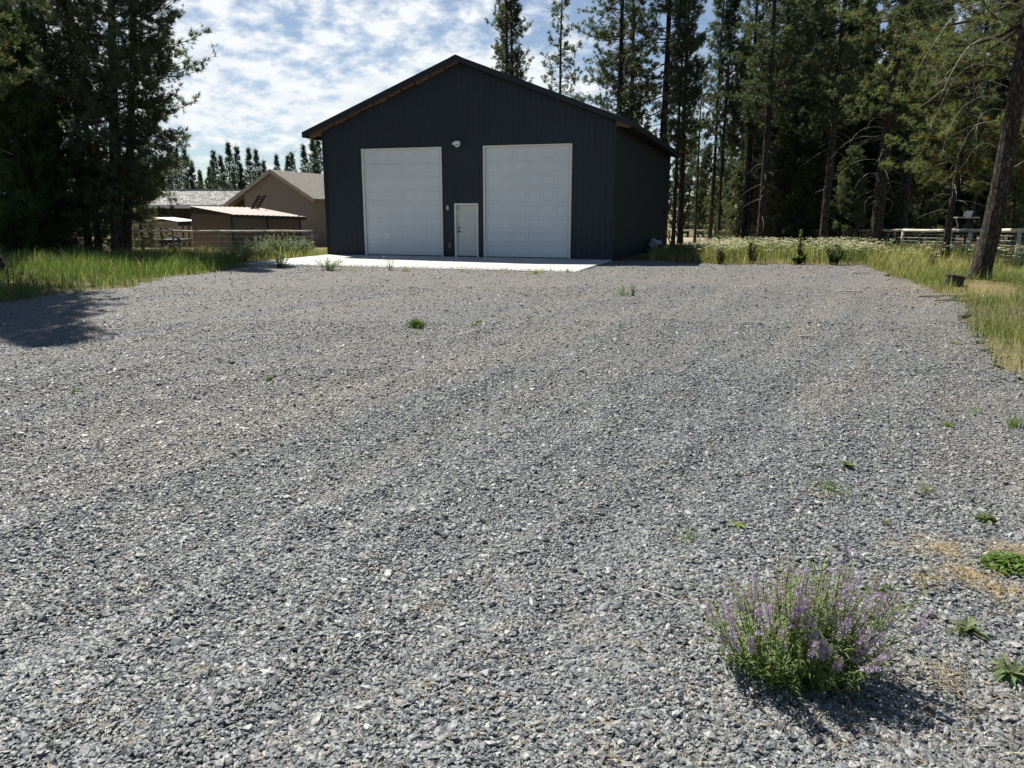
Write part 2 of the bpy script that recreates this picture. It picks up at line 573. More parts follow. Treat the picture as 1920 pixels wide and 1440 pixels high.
M = dict(
    soil=ground_mat(), gravel=gravel_base_mat(), stone=stone_mat(), concrete=concrete_mat(),
    needle=leaf_mat('pine needles', 0.46, 1.1), leaf=leaf_mat('leaves', 0.4, 1.0), grass=leaf_mat('grass blades', 0.42, 1.0, 0.6),
    petal=leaf_mat('petals', 0.4, 0.75),
    bark=bark_mat('grey brown bark', (0.045, 0.037, 0.032), (0.125, 0.105, 0.09), 12.0),
    redbark=bark_mat('ponderosa bark', (0.045, 0.036, 0.030), (0.135, 0.106, 0.088), 15.0),
    deadwood=plain('weathered dead wood', (0.27, 0.25, 0.22), 0.85, 0.3, 6.0),
    pale_stick=plain('sun bleached stick', (0.58, 0.53, 0.45), 0.85, 0.2, 6.0),
    stick=plain('dry stick', (0.34, 0.26, 0.18), 0.85, 0.3, 6.0),
    siding=plain('charcoal steel panel', (0.024, 0.031, 0.043), 0.5, 0.18, 0.45, 0.0, 0.0, spec=0.28),
    steel_trim=plain('charcoal steel trim', (0.018, 0.023, 0.031), 0.5, 0.08, 1.0, spec=0.3),
    steel_roof=plain('charcoal steel roof', (0.024, 0.028, 0.035), 0.5, 0.12, 0.8, spec=0.3),
    door_white=plain('white garage door paint', (0.66, 0.69, 0.70), 0.45, 0.035, 0.9),
    trim_white=plain('white trim paint', (0.72, 0.72, 0.70), 0.5, 0.05, 2.0),
    entry_cream=plain('off white entry door paint', (0.62, 0.60, 0.56), 0.5, 0.05, 2.0),
    black=plain('black metal', (0.018, 0.018, 0.02), 0.4, 0.2, 4.0),
    rubber=plain('black rubber', (0.02, 0.02, 0.021), 0.8, 0.2, 8.0),
    fir=plain('fresh fir lumber', (0.185, 0.105, 0.062), 0.7, 0.3, 3.0, stretch=(1, 1, 6)),
    white_plastic=plain('white plastic', (0.75, 0.76, 0.78), 0.35, 0.03, 4.0),
    smoked=plain('smoked dome', (0.03, 0.03, 0.035), 0.1, 0.1, 4.0),
    grey_metal=plain('galvanised metal', (0.42, 0.43, 0.44), 0.45, 0.12, 5.0, 0.6),
    wheel_grey=plain('grey wheel paint', (0.38, 0.39, 0.40), 0.5, 0.12, 5.0),
    bright_wire=plain('new galvanised wire', (0.62, 0.63, 0.62), 0.5, 0.1, 5.0),  # right fence wires: sunlight put into a lighter galvanised colour
    wire=plain('galvanised wire', (0.33, 0.33, 0.32), 0.5, 0.1, 5.0, 0.3),
    tan_wall=plain('tan plywood siding', (0.265, 0.232, 0.205), 0.85, 0.10, 1.2, bump=0.1, stretch=(6, 6, 0.5)),
    tan_wall_sunlit=plain('sunny tan siding', (0.33, 0.29, 0.235), 0.85, 0.10, 1.2, stretch=(6, 6, 0.5)),  # lighter copy of the tan siding, sunshine painted into its colour
    brown_board=plain('brown board siding', (0.175, 0.138, 0.118), 0.85, 0.15, 1.5, stretch=(5, 5, 0.5)),
    tan_fascia=plain('tan fascia paint', (0.42, 0.35, 0.30), 0.7, 0.1, 2.0),
    pink_roof=plain('faded tan metal roof', (0.31, 0.24, 0.195), 0.6, 0.14, 1.5, stretch=(4, 0.6, 1)),
    shingle=shingle_mat('grey tan shingles', (0.30, 0.27, 0.23), 3.0, 7.0, 0.12),
    shake=shingle_mat('weathered wood shakes', (0.27, 0.26, 0.24), 4.0, 3.2, 0.6),
    dark_wood=plain('dark stained wood', (0.05, 0.038, 0.032), 0.8, 0.25, 3.0),
    canvas=plain('white canvas', (0.78, 0.78, 0.76), 0.7, 0.05, 2.0),
    beige=plain('beige panel', (0.40, 0.34, 0.27), 0.8, 0.12, 2.0),
    grey_siding=plain('grey lap siding', (0.33, 0.33, 0.33), 0.8, 0.08, 2.0),
    rail=plain('weathered peeled log', (0.60, 0.56, 0.45), 0.75, 0.22, 3.0, stretch=(1, 1, 1)),
    post=plain('grey fence post', (0.25, 0.215, 0.17), 0.85, 0.22, 3.0),
    stump=plain('dark rotting stump', (0.045, 0.034, 0.026), 0.95, 0.35, 9.0, bump=0.8, bsc=25.0),
    dirt=plain('dry tan dirt', (0.33, 0.27, 0.19), 1.0, 0.2, 0.8, bump=0.4, bsc=8.0),
    yellow=plain('orange tan board', (0.42, 0.22, 0.07), 0.6, 0.2, 3.0),
    rag=plain('pale plastic sheet', (0.38, 0.39, 0.41), 0.6, 0.1, 6.0),
)

# ------------------------------------------------------------------ ground, gravel drive, concrete pad
rng = np.random.default_rng(7)


def inpoly(x, y, P):
    x, y = np.asarray(x), np.asarray(y)
    r_ = np.zeros(x.shape, bool)
    n = len(P)
    for i in range(n):
        (x0, y0), (x1, y1) = P[i], P[(i + 1) % n]
        c = ((y0 > y) != (y1 > y)) & (x < (x1 - x0) * (y - y0) / (y1 - y0 + 1e-12) + x0)
        r_ ^= c
    return r_


def grid_mesh(xs, ys, zf, keep=None):
    X, Y = np.meshgrid(xs, ys, indexing='ij')
    V = np.stack([X, Y, zf(X, Y)], -1).reshape(-1, 3)
    nx, ny = len(xs), len(ys)
    i, j = np.meshgrid(np.arange(nx - 1), np.arange(ny - 1), indexing='ij')
    q = np.stack([i * ny + j, (i + 1) * ny + j, (i + 1) * ny + j + 1, i * ny + j + 1], -1).reshape(-1, 4)
    if keep is not None:
        cx = V[q][:, :, 0].mean(1)
        cy = V[q][:, :, 1].mean(1)
        q = q[keep(cx, cy)]
        us, inv = np.unique(q, return_inverse=True)
        V, q = V[us], inv.reshape(-1, 4)
    return V, q


ANG = -0.3103
O_ = np.array([-7.8124, 33.169])
A_ = np.array([math.cos(ANG), math.sin(ANG)])
B_ = np.array([-A_[1], A_[0]])
GW, GD, PAD = 12.19, 17.5, 6.05


def loc2w(s_, t_):
    return O_[0] + s_ * A_[0] + t_ * B_[0], O_[1] + s_ * A_[1] + t_ * B_[1]


def w2loc(x, y):
    dx, dy = x - O_[0], y - O_[1]
    return dx * A_[0] + dy * A_[1], dx * B_[0] + dy * B_[1]


DRIVE = [(-12.5, -8), (-12.3, 6), (-11.6, 12), (-10.5, 15.6), (-10.25, 17.2), (-9.7, 19.7), (-9.6, 22.1), (-9.15, 23.7), (-9.0, 26.4), loc2w(0.3, -5.6), loc2w(6, -3),
         loc2w(12.0, -1), loc2w(12.4, 0.6), (5.6, 29.3), (6.2, 28.0), (7.4, 27.5), (8.2, 27.4), (10.2, 27.5), (12.2, 26.9), (11.5, 24.5), (10.45, 20.5), (9.97, 18.0), (9.15, 15.7), (7.9, 13.3),
         (6.55, 10.6), (5.9, 9.1), (5.4, 7.9), (4.9, 5.5), (4.6, 2), (4.6, -8)]


def wob(x, y):
    return 0.16 * np.sin(2.1 * x + 1.3 * y) + 0.12 * np.sin(3.7 * y - 2.2 * x) + 0.07 * np.sin(8.3 * x + 5 * y)


def in_drive(x, y):
    w_ = wob(x, y)
    return inpoly(x + w_, y + 0.8 * w_, DRIVE)


TRACKS = [(t_, o_) for t_, w_ in (([(-6.9, 7), (-4.5, 15.5), (-2.4, 24)], 1.6), ([(0.4, 4), (5.0, 11), (8.6, 19)], -1.65), ([(-3.4, 3.5), (-0.9, 10), (3.2, 22)], 1.6), ([(-1.2, 3), (0.6, 10), (5.8, 24)], 1.55)) for o_ in (0.0, w_)]


def rut(x, y):
    """wheel ruts and loose ridges of the drive, a few centimetres"""
    c = 0.35 * x + 2.4 * np.sin(0.18 * y + 0.4)
    q = 0.89 * x - 0.46 * y + 0.9 * np.sin(0.22 * y + 0.5)
    a = 0.020 * np.sin(2.9 * q + 0.7 * np.sin(0.5 * y)) + 0.013 * np.sin(7.3 * q + 0.9 * np.sin(0.4 * y + x)) * (0.5 + 0.5 * np.sin(0.9 * q + 1.0)) + 0.010 * np.sin(1.55 * q + 2.0) + 0.008 * np.sin(6.7 * c + 1.1 * y * 0.3) + 0.010 * np.sin(0.9 * y + 0.8 * x) + 0.008 * np.sin(2.7 * y - 1.1 * x) + 0.005 * np.sin(5.3 * y + 2.9 * x)
    for (pts, off) in TRACKS:                        # wheel ruts with a berm on either side
        c_ = np.polyval(np.polyfit([q_[1] for q_ in pts], [q_[0] for q_ in pts], 2), y) + off + 0.05 * np.sin(1.3 * y)
        d = np.abs(x - c_)
        a = a - 0.011 * np.exp(-(d / 0.15) ** 2) + 0.013 * np.exp(-((d - 0.34) / 0.11) ** 2)
    return a


def drive_z(x, y):
    return hgt(x, y) + 0.022 + rut(x, y) * np.clip((27.5 - np.asarray(y)) / 8, 0.25, 1) - 0.012 * np.clip((np.asarray(y) - 18) / 6, 0, 1)


xs = np.concatenate([np.linspace(-1500, -80, 12)[:-1], np.linspace(-80, -30, 26)[:-1], np.linspace(-30, 30, 121)[:-1], np.linspace(30, 80, 26)[:-1], np.linspace(80, 1500, 12)])
ys = np.concatenate([np.linspace(-400, -20, 8)[:-1], np.linspace(-20, 60, 161)[:-1], np.linspace(60, 130, 36)[:-1], np.linspace(130, 2500, 16)])
V_, q_ = grid_mesh(xs, ys, lambda x, y: hgt(x, y) - 0.16 * in_drive(x, y))
tag(MB().add(V_, q_).build('ground', M['soil'], smooth=True), kind='structure')

V_, q_ = grid_mesh(np.arange(-13, 13.01, 0.14), np.arange(-8, 30.01, 0.14), drive_z, in_drive)
tag(MB().add(V_, q_).build('gravel_driveway', M['gravel'], smooth=True), kind='structure')

PADZ = 0.045
pad = MB()
for k in range(3):                                   # three pours with open joints between
    s0, s1 = k * GW / 3 + 0.011, (k + 1) * GW / 3 - 0.011
    pad.bbox(s0, s1, -PAD, 0.3, -0.15, PADZ, 0.012)
po = pad.build('concrete_pad', M['concrete'])
po.location = (O_[0], O_[1], 0)
po.rotation_euler = (0, 0, ANG)
tag(po, kind='structure')


def on_pad(x, y, m_=0.0):
    s_, t_ = w2loc(x, y)
    return (s_ > -m_) & (s_ < GW + m_) & (t_ > -PAD - m_)


# tan dirt of the paddock beyond the wood
V_, q_ = grid_mesh(np.arange(-6, 75, 1.5), np.arange(54, 92, 1.5), lambda x, y: hgt(x, y) + 0.012)
tag(MB().add(V_, q_).build('dirt_paddock', M['dirt'], smooth=True), kind='structure')
V_, q_ = grid_mesh(np.arange(-30, -13, 0.5), np.arange(36.2, 48, 0.5), lambda x, y: hgt(x, y) + 0.012)
tag(MB().add(V_, q_).build('dirt_yard', M['dirt'], smooth=True), kind='structure')


def scatter_gravel():
    P = []
    for y0, y1, dens in ((1.4, 3.2, 10500), (3.2, 4.6, 8200), (4.6, 6.5, 5200), (6.5, 9, 2700), (9, 13, 1100), (13, 19, 330), (19, 28, 110)):
        w0 = 0.70 * y1 + 1.2
        x0, x1 = -min(w0, 12.5), min(w0, 12.8)
        n = int((x1 - x0) * (y1 - y0) * dens)
        x, y = rng.uniform(x0, x1, n), rng.uniform(y0, y1, n)
        k = (np.abs(x) < 0.70 * y + 0.9) & in_drive(x + rng.normal(0, .22, n), y + rng.normal(0, .22, n)) & ~on_pad(x, y, 0.05)
        P.append(np.stack([x[k], y[k]], 1))
    m_ = 1500                                     # chips kicked up on the front edge of the pad
    es, et = rng.uniform(0.1, GW - .1, m_), -PAD + np.abs(rng.normal(0, .28, m_)) + .02
    P.append(np.stack(loc2w(es, et), 1))
    P = np.concatenate(P)
    n = len(P)
    d = P[:, 1]
    r_ = np.exp(rng.normal(0, 0.38, n)) * 0.0066 * (1 + np.clip(d - 6, 0, 20) * 0.03)
    r_ = np.clip(r_, 0.004, np.clip(0.019 + 0.0012 * d, 0, 0.036))
    sc = np.stack([r_ * rng.uniform(0.95, 1.75, n), r_ * rng.uniform(0.65, 1.1, n), r_ * rng.uniform(0.28, 0.66, n)], 1)
    z = np.where(on_pad(P[:, 0], P[:, 1]), PADZ, drive_z(P[:, 0], P[:, 1])) + sc[:, 2] * rng.uniform(0.2, 1.2, n)
    rot = np.stack([rng.normal(0, 0.35, n), rng.normal(0, 0.35, n), rng.uniform(0, 6.283, n)], 1)
    me = bpy.data.meshes.new('gravel_stones')
    me.vertices.add(n)
    me.vertices.foreach_set('co', np.column_stack([P, z]).astype(np.float32).ravel())
    me.attributes.new('rot', 'FLOAT_VECTOR', 'POINT').data.foreach_set('vector', rot.astype(np.float32).ravel())
    me.attributes.new('scl', 'FLOAT_VECTOR', 'POINT').data.foreach_set('vector', sc.astype(np.float32).ravel())
    me.attributes.new('pick', 'INT', 'POINT').data.foreach_set('value', rng.integers(0, 10, n).astype(np.int32))
    me.materials.append(M['stone'])
    o = bpy.data.objects.new('gravel_stones', me)
    COL.objects.link(o)
    g = bpy.data.node_groups.new('stones', 'GeometryNodeTree')
    g.interface.new_socket('Geometry', in_out='INPUT', socket_type='NodeSocketGeometry')
    g.interface.new_socket('Geometry', in_out='OUTPUT', socket_type='NodeSocketGeometry')
    gi, go = g.nodes.new('NodeGroupInput'), g.nodes.new('NodeGroupOutput')
    join = g.nodes.new('GeometryNodeJoinGeometry')
    for k in range(10):
        ico = g.nodes.new('GeometryNodeMeshIcoSphere')
        ico.inputs['Radius'].default_value = 1.0
        ico.inputs['Subdivisions'].default_value = 1 if k % 3 else 2
        sp = g.nodes.new('GeometryNodeSetPosition')
        rv = g.nodes.new('FunctionNodeRandomValue')
        rv.data_type = 'FLOAT_VECTOR'
        a_ = 0.42 if k % 3 else 0.20
        rv.inputs['Min'].default_value = (-a_, -a_, -a_)
        rv.inputs['Max'].default_value = (a_, a_, a_)
        rv.inputs['Seed'].default_value = k + 3
        g.links.new(ico.outputs['Mesh'], sp.inputs['Geometry'])
        g.links.new(rv.outputs[0], sp.inputs['Offset'])
        sm = g.nodes.new('GeometryNodeSetMaterial')
        sm.inputs['Material'].default_value = M['stone']
        g.links.new(sp.outputs[0], sm.inputs['Geometry'])
        gt = g.nodes.new('GeometryNodeGeometryToInstance')
        g.links.new(sm.outputs[0], gt.inputs[0])
        g.links.new(gt.outputs[0], join.inputs[0])
    iop = g.nodes.new('GeometryNodeInstanceOnPoints')
    g.links.new(gi.outputs[0], iop.inputs['Points'])
    g.links.new(join.outputs[0], iop.inputs['Instance'])
    iop.inputs['Pick Instance'].default_value = True
    for nm, dt, sock in (('pick', 'INT', 'Instance Index'), ('rot', 'FLOAT_VECTOR', 'Rotation'), ('scl', 'FLOAT_VECTOR', 'Scale')):
        na = g.nodes.new('GeometryNodeInputNamedAttribute')
        na.data_type = dt
        na.inputs['Name'].default_value = nm
        g.links.new(na.outputs['Attribute'], iop.inputs[sock])
    g.links.new(iop.outputs[0], go.inputs[0])
    md = o.modifiers.new('stones', 'NODES')
    md.node_group = g
    tag(o, kind='stuff', label='loose crushed grey basalt stones covering the drive', cat='gravel')
    return n


scatter_gravel()

# ------------------------------------------------------------------ garage
ZB = PADZ
garage = empty('garage', (O_[0], O_[1], 0), ANG)
tag(garage, 'large charcoal steel pole barn garage with two tall white doors', 'garage')
OVX, OVF, OVB = 0.66, 0.42, 0.42
EAVE, RIDGE = 5.02, 7.34                      # under side of the roof at the wall line and at the ridge
SL = (RIDGE - EAVE) / (GW / 2)


def under(s_):
    return RIDGE - SL * abs(s_ - GW / 2)


OPEN = [(1.75, 5.30, 4.30 + ZB - 0.035), (5.80, 6.81, 2.10 + ZB), (7.02, 10.57, 4.30 + ZB - 0.035)]


def rib_profile(s0, s1, pitch=0.2286, w=0.05, h=0.012):
    """break points (s, out) of ribbed steel between s0 and s1"""
    pts = [(s0, 0.0)]
    k = math.ceil((s0 + 0.04) / pitch)
    while k * pitch < s1 - 0.04:
        c = k * pitch
        for a_, hh in ((-w / 2, 0), (-w / 4, h), (w / 4, h), (w / 2, 0)):
            if s0 + 1e-3 < c + a_ < s1 - 1e-3:
                pts.append((c + a_, hh))
        k += 1
    pts.append((s1, 0.0))
    return pts


gw = MB()
segs = []
cur = 0.0
for a_, b_, hh in OPEN:
    segs += [(cur, a_, 0.0), (a_, b_, hh)]
    cur = b_
segs.append((cur, GW, 0.0))
for s0, s1, zb in segs:
    if zb == 0:
        zb = ZB - 0.02
    pr_ = rib_profile(s0, s1)
    mid = GW / 2
    pr_ = sorted(set(pr_ + ([(mid, 0.0)] if s0 < mid < s1 else [])))
    for (a_, ha), (b_, hb) in zip(pr_[:-1], pr_[1:]):
        gw.poly([(a_, -ha, zb), (b_, -hb, zb), (b_, -hb, under(b_)), (a_, -ha, under(a_))])
gw.build('gable_wall', M['siding'], garage)
bw = MB()
bw.poly([(0, GD, 0), (0, GD, EAVE), (GW / 2, GD, RIDGE), (GW, GD, EAVE), (GW, GD, 0)])
bw.build('gable_wall', M['siding'], garage)
for s0, sg in ((0.0, -1), (GW, 1)):
    w_ = MB()
    pr_ = rib_profile(0.0, GD)
    for (a_, ha), (b_, hb) in zip(pr_[:-1], pr_[1:]):
        q = [(s0 + sg * ha, a_, -0.1), (s0 + sg * hb, b_, -0.1), (s0 + sg * hb, b_, EAVE), (s0 + sg * ha, a_, EAVE)]
        w_.poly(q if sg > 0 else q[::-1])
    w_.build('side_wall', M['siding'], garage)
for s0 in (0, GW):
    sg = -1 if s0 == 0 else 1
    c = MB()
    c.box(s0 - 0.09 if s0 else s0 - 0.030, s0 + 0.030 if s0 else s0 + 0.09, -0.030, -0.0195, ZB - 0.03, EAVE - 0.03)
    c.box(min(s0, s0 + sg * 0.030), max(s0, s0 + sg * 0.030), -0.0195, 0.10, ZB - 0.03, EAVE - 0.03)
    c.build('corner_trim', M['steel_trim'], garage)
# roof: two ribbed sheets with thickness
TH = 0.06
for sg in (-1, 1):
    rf = MB()
    pr_ = rib_profile(-OVF, GD + OVB, 0.2286, 0.06, 0.02)
    se = (GW / 2) + OVX
    for (a_, ha), (b_, hb) in zip(pr_[:-1], pr_[1:]):
        z0, z1 = RIDGE + 0.20, RIDGE + 0.20 - SL * se
        top = [(GW / 2, a_, z0 + ha), (GW / 2, b_, z0 + hb), (GW / 2 + sg * se, b_, z1 + hb), (GW / 2 + sg * se, a_, z1 + ha)]
        rf.poly(top if sg < 0 else top[::-1])
        bot = [(p[0], p[1], (z0 if i in (0, 1) else z1) - TH) for i, p in enumerate(top)]
        rf.poly(bot[::-1] if sg < 0 else bot)
        rf.poly([top[3], top[2], bot[2], bot[3]])
    rf.build('roof', M['steel_roof'], garage)
rc = MB()
for sg in (-1, 1):
    z0 = RIDGE + 0.235
    rc.prism([(GW / 2, -OVF - 0.01, z0), (GW / 2 + sg * 0.17, -OVF - 0.01, z0 - SL * 0.17), (GW / 2 + sg * 0.17, -OVF - 0.01, z0 - SL * 0.17 + 0.012), (GW / 2, -OVF - 0.01, z0 + 0.012)], (0, GD + OVF + OVB + 0.02, 0))
rc.build('ridge_cap', M['steel_trim'], garage)
# rake and eave fascia
for sg in (-1, 1):
    for t0 in (-OVF - 0.03, GD + OVB):
        fa = MB()
        se = GW / 2 + OVX
        zt, zb = RIDGE + 0.232, RIDGE + 0.232 - SL * se
        fa.prism([(GW / 2, t0, zt), (GW / 2 + sg * se, t0, zb), (GW / 2 + sg * se, t0, zb - 0.22), (GW / 2, t0, zt - 0.22)], (0, 0.03, 0))
        fa.build('fascia', M['steel_trim'], garage)
    fa = MB()
    x0 = GW / 2 + sg * se
    fa.box(min(x0, x0 + sg * 0.03), max(x0, x0 + sg * 0.03), -OVF - 0.03, GD + OVB + 0.03, zb - 0.22, zb - 0.005)
    fa.build('fascia', M['steel_trim'], garage)
    # fresh timber showing between wall and fascia: rafter under the rake with blocking
    se2 = se - 0.04
    ra = MB()
    n_ = 11
    for i in range(n_):
        a_, b_ = se2 * i / n_ + 0.02, se2 * (i + 1) / n_ - 0.03
        z_a, z_b = RIDGE + 0.14 - SL * a_ - 0.003, RIDGE + 0.14 - SL * b_ - 0.003
        dz = 0.112 + 0.016 * ((i * 7) % 3)
        ra.prism([(GW / 2 + sg * a_, -0.075, z_a), (GW / 2 + sg * b_, -0.075, z_b), (GW / 2 + sg * b_, -0.075, z_b - dz), (GW / 2 + sg * a_, -0.075, z_a - dz)], (0, 0.045, 0))
    if sg < 0:
        ra.build('rake_board', M['fir'], garage)
    so = MB()
    so.prism([(GW / 2, -OVF, RIDGE + 0.137), (GW / 2 + sg * se2, -OVF, RIDGE + 0.137 - SL * se2), (GW / 2 + sg * se2, -OVF, RIDGE + 0.122 - SL * se2), (GW / 2, -OVF, RIDGE + 0.122)], (0, OVF - 0.08, 0))
    so.build('soffit', M['dark_wood'], garage)
    # rafter tails along the eave
    k = 0
    t_ = -0.10
    while t_ < GD:
        rt = MB()
        xa, xb = GW / 2 + sg * (GW / 2 + 0.03), GW / 2 + sg * (se - 0.12)
        za = RIDGE + 0.13 - SL * (GW / 2 + 0.03)
        zc_ = RIDGE + 0.13 - SL * (se - 0.12)
        rt.prism([(xa, t_, za), (xb, t_, zc_), (xb, t_, zc_ - 0.17), (xa, t_, za - 0.25)], (0, 0.075, 0))
        rt.build('rafter_tail', M['fir'] if k == 0 else M['dark_wood'], garage)
        t_ += 2.5 if k else 2.4
        k += 1


def section_door(s0, s1, z0, z1, rows, cols):
    """white sectional door with raised panels, one mesh"""
    m_ = MB()
    y = 0.14
    m_.box(s0, s1, y, y + 0.045, z0, z1)
    rh = (z1 - z0) / rows
    cw = (s1 - s0 - 0.10) / cols
    for r_ in range(rows):
        za, zb_ = z0 + r_ * rh + 0.007, z0 + (r_ + 1) * rh - 0.007
        m_.box(s0 + 0.004, s1 - 0.004, y - 0.016, y - 0.001, za, zb_)
        for c in range(cols):
            xa, xb = s0 + 0.05 + c * cw + 0.045, s0 + 0.05 + (c + 1) * cw - 0.045
            pa, pb = za + 0.075, zb_ - 0.075
            # sunk ring, then a raised field with sloped sides
            yo = y - 0.0165
            o_ = [(xa, yo, pa), (xb, yo, pa), (xb, yo, pb), (xa, yo, pb)]
            i1 = [(xa + 0.018, yo - 0.0145, pa + 0.018), (xb - 0.018, yo - 0.0145, pa + 0.018), (xb - 0.018, yo - 0.0145, pb - 0.018), (xa + 0.018, yo - 0.0145, pb - 0.018)]
            i2 = [(xa + 0.045, yo - 0.002, pa + 0.045), (xb - 0.045, yo - 0.002, pa + 0.045), (xb - 0.045, yo - 0.002, pb - 0.045), (xa + 0.045, yo - 0.002, pb - 0.045)]
            V = o_ + i1 + i2
            Q = [(k, (k + 1) % 4, 4 + (k + 1) % 4, 4 + k) for k in range(4)] + [(4 + k, 4 + (k + 1) % 4, 8 + (k + 1) % 4, 8 + k) for k in range(4)] + [(8, 9, 10, 11)]
            m_.add(V, np.array(Q))
    return m_


def frame_mesh(s0, s1, z0, z1, w, y0, y1):
    m_ = MB()
    m_.box(s0, s0 + w, y0, y1, z0, z1 - w)
    m_.box(s1 - w, s1, y0, y1, z0, z1 - w)
    m_.box(s0, s1, y0, y1, z1 - w, z1)
    return m_


for i in (0, 2):
    s0, s1, zt = OPEN[i]
    d = section_door(s0 + 0.06, s1 - 0.06, ZB + 0.03, zt - 0.06, 8, 6).build('garage_door', M['door_white'], garage)
    frame_mesh(s0 + 0.002, s1 - 0.002, ZB, zt - 0.002, 0.057, -0.012, 0.13).build('door_frame', M['trim_white'], d)
    MB().box(s0 + 0.06, s1 - 0.06, 0.12, 0.19, ZB + 0.002, ZB + 0.03).build('weather_seal', M['rubber'], d)
    dk = MB()
    dk.box(s0 - 0.035, s0, -0.026, -0.0005, ZB, zt + 0.035)
    dk.box(s1, s1 + 0.035, -0.026, -0.0005, ZB, zt + 0.035)
    dk.box(s0, s1, -0.026, -0.0005, zt, zt + 0.035)
    dk.build('edge_trim', M['steel_trim'], d)
s0, s1, zt = OPEN[1]
ed = MB()
x0, x1, z0, z1 = s0 + 0.075, s1 - 0.075, ZB + 0.045, zt - 0.075
ed.box(x0, x1, 0.10, 0.145, z0, z1)
wc = (x1 - x0)
for c in range(2):
    xa = x0 + 0.12 + c * (wc - 0.24 + 0.09) / 2
    xb = xa + (wc - 0.24 - 0.09) / 2
    for za, zb in ((0.20, 0.78), (0.94, 1.52), (1.64, 1.82)):
        za, zb = z0 + za * (z1 - z0) / 2.0, z0 + zb * (z1 - z0) / 2.0
        ed.add([(xa, .0995, za), (xb, .0995, za), (xb, .0995, zb), (xa, .0995, zb),
                (xa + .015, .113 - .025, za + .015), (xb - .015, .088, za + .015), (xb - .015, .088, zb - .015), (xa + .015, .088, zb - .015),
                (xa + .04, .097, za + .04), (xb - .04, .097, za + .04), (xb - .04, .097, zb - .04), (xa + .04, .097, zb - .04)],
               np.array([(k, (k + 1) % 4, 4 + (k + 1) % 4, 4 + k) for k in range(4)] + [(4 + k, 4 + (k + 1) % 4, 8 + (k + 1) % 4, 8 + k) for k in range(4)] + [(8, 9, 10, 11)]))
edo = ed.build('entry_door', M['entry_cream'], garage)
frame_mesh(s0 + 0.002, s1 - 0.002, ZB, zt - 0.002, 0.065, -0.03, 0.15).build('door_frame', M['trim_white'], edo)
MB().box(s0 + 0.067, s1 - 0.067, 0.06, 0.16, ZB + 0.002, ZB + 0.04).build('threshold', M['black'], edo)


def knob(z, r_):
    k = MB()
    an = [(0.099, r_ * 1.1), (0.088, r_ * 1.1), (0.085, r_ * 0.45), (0.06, r_ * 0.5), (0.05, r_), (0.03, r_ * 0.9), (0.022, r_ * 0.3)]
    k.tube([(x0 + 0.07, a_, z) for a_, _ in an], [b_ for _, b_ in an], 12)
    return k


knob(z0 + 0.95, 0.034).build('handle', M['black'], edo, True)
knob(z0 + 1.10, 0.030).build('deadbolt', M['black'], edo, True)
MB().bbox(x0 + 0.02, x0 + 0.10, 0.075, 0.0995, z1 - 0.10, z1 - 0.055, 0.004).build('door_sensor', M['grey_metal'], edo)
MB().box(x0 + 0.02, x0 + 0.10, 0.075, 0.0995, z1 - 0.16, z1 - 0.135).build('door_sensor', M['black'], edo)


def local_thing(name, s_, t_, z_, label, cat):
    x, y = loc2w(s_, t_)
    return tag(empty(name, (x, y, z_), ANG), label, cat)


c = local_thing('security_camera', 6.02, -0.022, 4.42, 'white dome security camera on the dark wall between the two garage doors', 'camera')
b = MB()
b.bbox(-0.26, -0.16, -0.035, 0.0, -0.05, 0.05, 0.012)
b.tube([(-0.21, -0.03, 0.0), (-0.10, -0.08, 0.02), (0.0, -0.12, 0.04)], 0.032, 8)
b.build('mount_arm', M['white_plastic'], c)
b = MB()
an = [(0.085, 0.02), (0.08, 0.11), (0.03, 0.135), (-0.02, 0.13), (-0.06, 0.12)]
b.tube([(0, -0.14, z_) for z_, _ in an], [r_ for _, r_ in an], 16)
b.build('housing', M['white_plastic'], c, True)
b = MB()
an = [(-0.061, 0.11), (-0.10, 0.098), (-0.14, 0.065), (-0.16, 0.02)]
b.tube([(0, -0.14, z_) for z_, _ in an], [r_ for _, r_ in an], 16)
b.build('dome', M['white_plastic'], c, True)
b = MB()
b.tube([(0.045, -0.245, -0.075), (0.05, -0.262, -0.08)], 0.028, 10)
b.build('lens', M['smoked'], c)

c = local_thing('keypad', 5.52, -0.022, 1.97, 'small white box on the dark wall left of the entry door, at head height', 'keypad')
MB().bbox(-0.045, 0.045, -0.05, 0, -0.08, 0.08, 0.012).build('case', M['white_plastic'], c)
MB().bbox(-0.030, 0.030, -0.058, -0.051, -0.05, 0.04, 0.004).build('button_panel', M['grey_metal'], c)
c = local_thing('outlet_cover', 5.58, -0.022, 0.50, 'grey outlet cover low on the dark wall left of the entry door', 'outlet')
MB().bbox(-0.05, 0.05, -0.04, 0, -0.075, 0.075, 0.01).build('plate', M['grey_metal'], c)
MB().bbox(-0.034, 0.034, -0.056, -0.041, -0.05, 0.055, 0.006).build('flap', M['black'], c)

# ------------------------------------------------------------------ conifers


